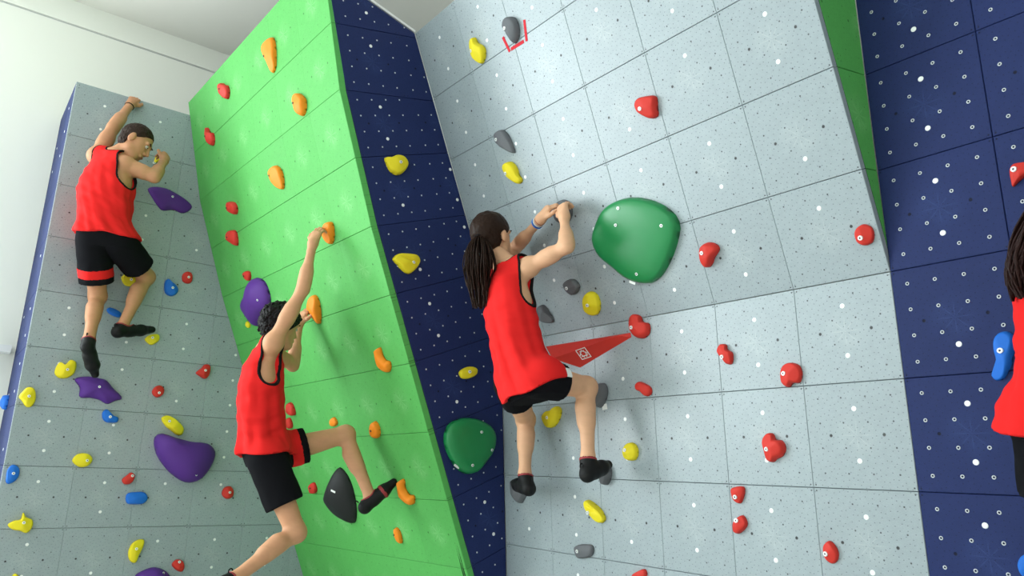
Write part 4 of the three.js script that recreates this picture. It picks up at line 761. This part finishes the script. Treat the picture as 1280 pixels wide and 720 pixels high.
makePerson("man in red shirt and black shorts reaching for the grey boulder's top edge", MAN, {
  s: 1.0, skin: SKIN1, face: [0.3, -0.5, -0.82], up: [-0.05, 1, 0.1], hair: hairMat([0.024, 0.011, 0.007]), hairOut: 0.004, hairNoise: 0.003, hairFreq: 70, hairLow: -0.09, hairline: -0.006, headScale: 1.08,
  Lpalm: [-1, -0.2, -0.1], Rpalm: [-0.9, 0, 0.4], Lcurl: [0.5, 1.0, 0.6], Rcurl: [0.9, 1.0, 0.6], shirt: LOOSE.map(r => r[0] > 0.2 && r[0] < 0.3 ? [r[0], 0.158, 0.124] : r), hem: 0.02, hemTilt: -0.06, foldSeed: 1.3,
  hemLeg: { L: 0.74, R: 0.7 }, shortR: [0.108, 0.106], band: ['L', 0.46, 0.63], arm: 1.05, leg: 1, bands: [['L', 0.93, 0.03, PMAT.piping, 'thin dark bracelet']],
});
makePerson('dark-haired teenager in red shirt and black shorts climbing the green wall', TEEN, {
  s: 0.95, skin: SKIN2, face: [-0.25, -0.1, -0.95], up: [0, 1, -0.15], hair: hairMat([0.008, 0.007, 0.008]), hairOut: 0.026, hairNoise: 0.012, hairFreq: 34, coverEars: true, hairline: 0.016, headScale: 1.08,
  Rpalm: [-0.5, 0, -0.85], Lpalm: [-0.2, 0, -1], Rcurl: [0.35, 0.6, 0.4], Lcurl: [0.35, 0.6, 0.4], shirt: LOOSE, hem: -0.02, hemTilt: 0.06, foldSeed: 4.1,
  hemLeg: { L: 0.42, R: 0.62 }, shortR: [0.108, 0.108], band: ['L', 0.16, 0.33], arm: 0.95, leg: 0.98, strap: 'L', armhole: 0.15, armR: 0.1, armOut: 0.04,
});
makePerson('woman with brown ponytail, red shirt and short black shorts on the grey wall', WOMAN, {
  s: 0.9, skin: SKIN3, face: [-0.22, 0.2, -0.92], up: [0, 1, 0.25], hair: hairMat([0.02, 0.0085, 0.005]), hairOut: 0.012, hairNoise: 0.003, hairFreq: 30, coverEars: false, hairline: 0.004, hairLow: -0.1, headScale: 1.2,
  tail: [[-1.756,0.407,0.57], [-1.718,0.334,0.593], [-1.712,0.25,0.593], [-1.739,0.177,0.57], [-1.759,0.054,0.54]], tailR: 0.05, Rpalm: [0, -0.3, -1], Lpalm: [0.2, -0.3, -1], Rcurl: [0.6, 0.75, 0.5], Lcurl: [0.6, 0.75, 0.5], armhole: 0.14, armR: 0.095, armOut: 0.04, cover: 0.04, coverSides: ['R'], shirt: LOOSE.map(r => [r[0], r[1] * 0.98, r[2] * 0.98]), hem: -0.13, hemTilt: 0.02, hemFront: 0.33, foldSeed: 7.7,
  crotch: -0.2, hemLeg: { L: 0.4, R: 0.36 }, shortR: [0.104, 0.1], arm: 0.92, leg: 1.0, strap: 'none', patch: { c: [-1.366,-0.284,0.323], r: 0.022 },
  bands: [['L', 0.9, 0.027, M.ring, 'beaded bracelet'], ['L', 0.97, 0.026, PMAT.shoeRed, 'dark red cord bracelet'], ['L', 0.86, 0.028, HM.blue, 'blue bead bracelet']],
});
makePerson('long-haired climber in a red shirt on the navy wall', GUEST, {
  s: 0.92, skin: SKIN3, face: [-0.1, 0.2, -0.95], up: [0, 1, 0.2], hair: hairMat([0.022, 0.008, 0.007]), hairOut: 0.012, hairNoise: 0.003, hairFreq: 30, tail: [[0.664,0.034,0.494], [0.632,-0.053,0.513], [0.592,-0.129,0.502], [0.559,-0.192,0.486], [0.547,-0.264,0.464]], tailR: 0.03, noFace: true,
  Rpalm: [0, -0.3, -1], Lpalm: [0, -0.3, -1], shirt: LOOSE, hem: -0.1, foldSeed: 2.2, hemLeg: { L: 0.5, R: 0.5 }, shortR: [0.105, 0.1], strap: 'none',
});

scene.traverse(m => { if (m.isMesh) { m.castShadow = true; m.receiveShadow = true; } });
renderer.render(scene, camera);
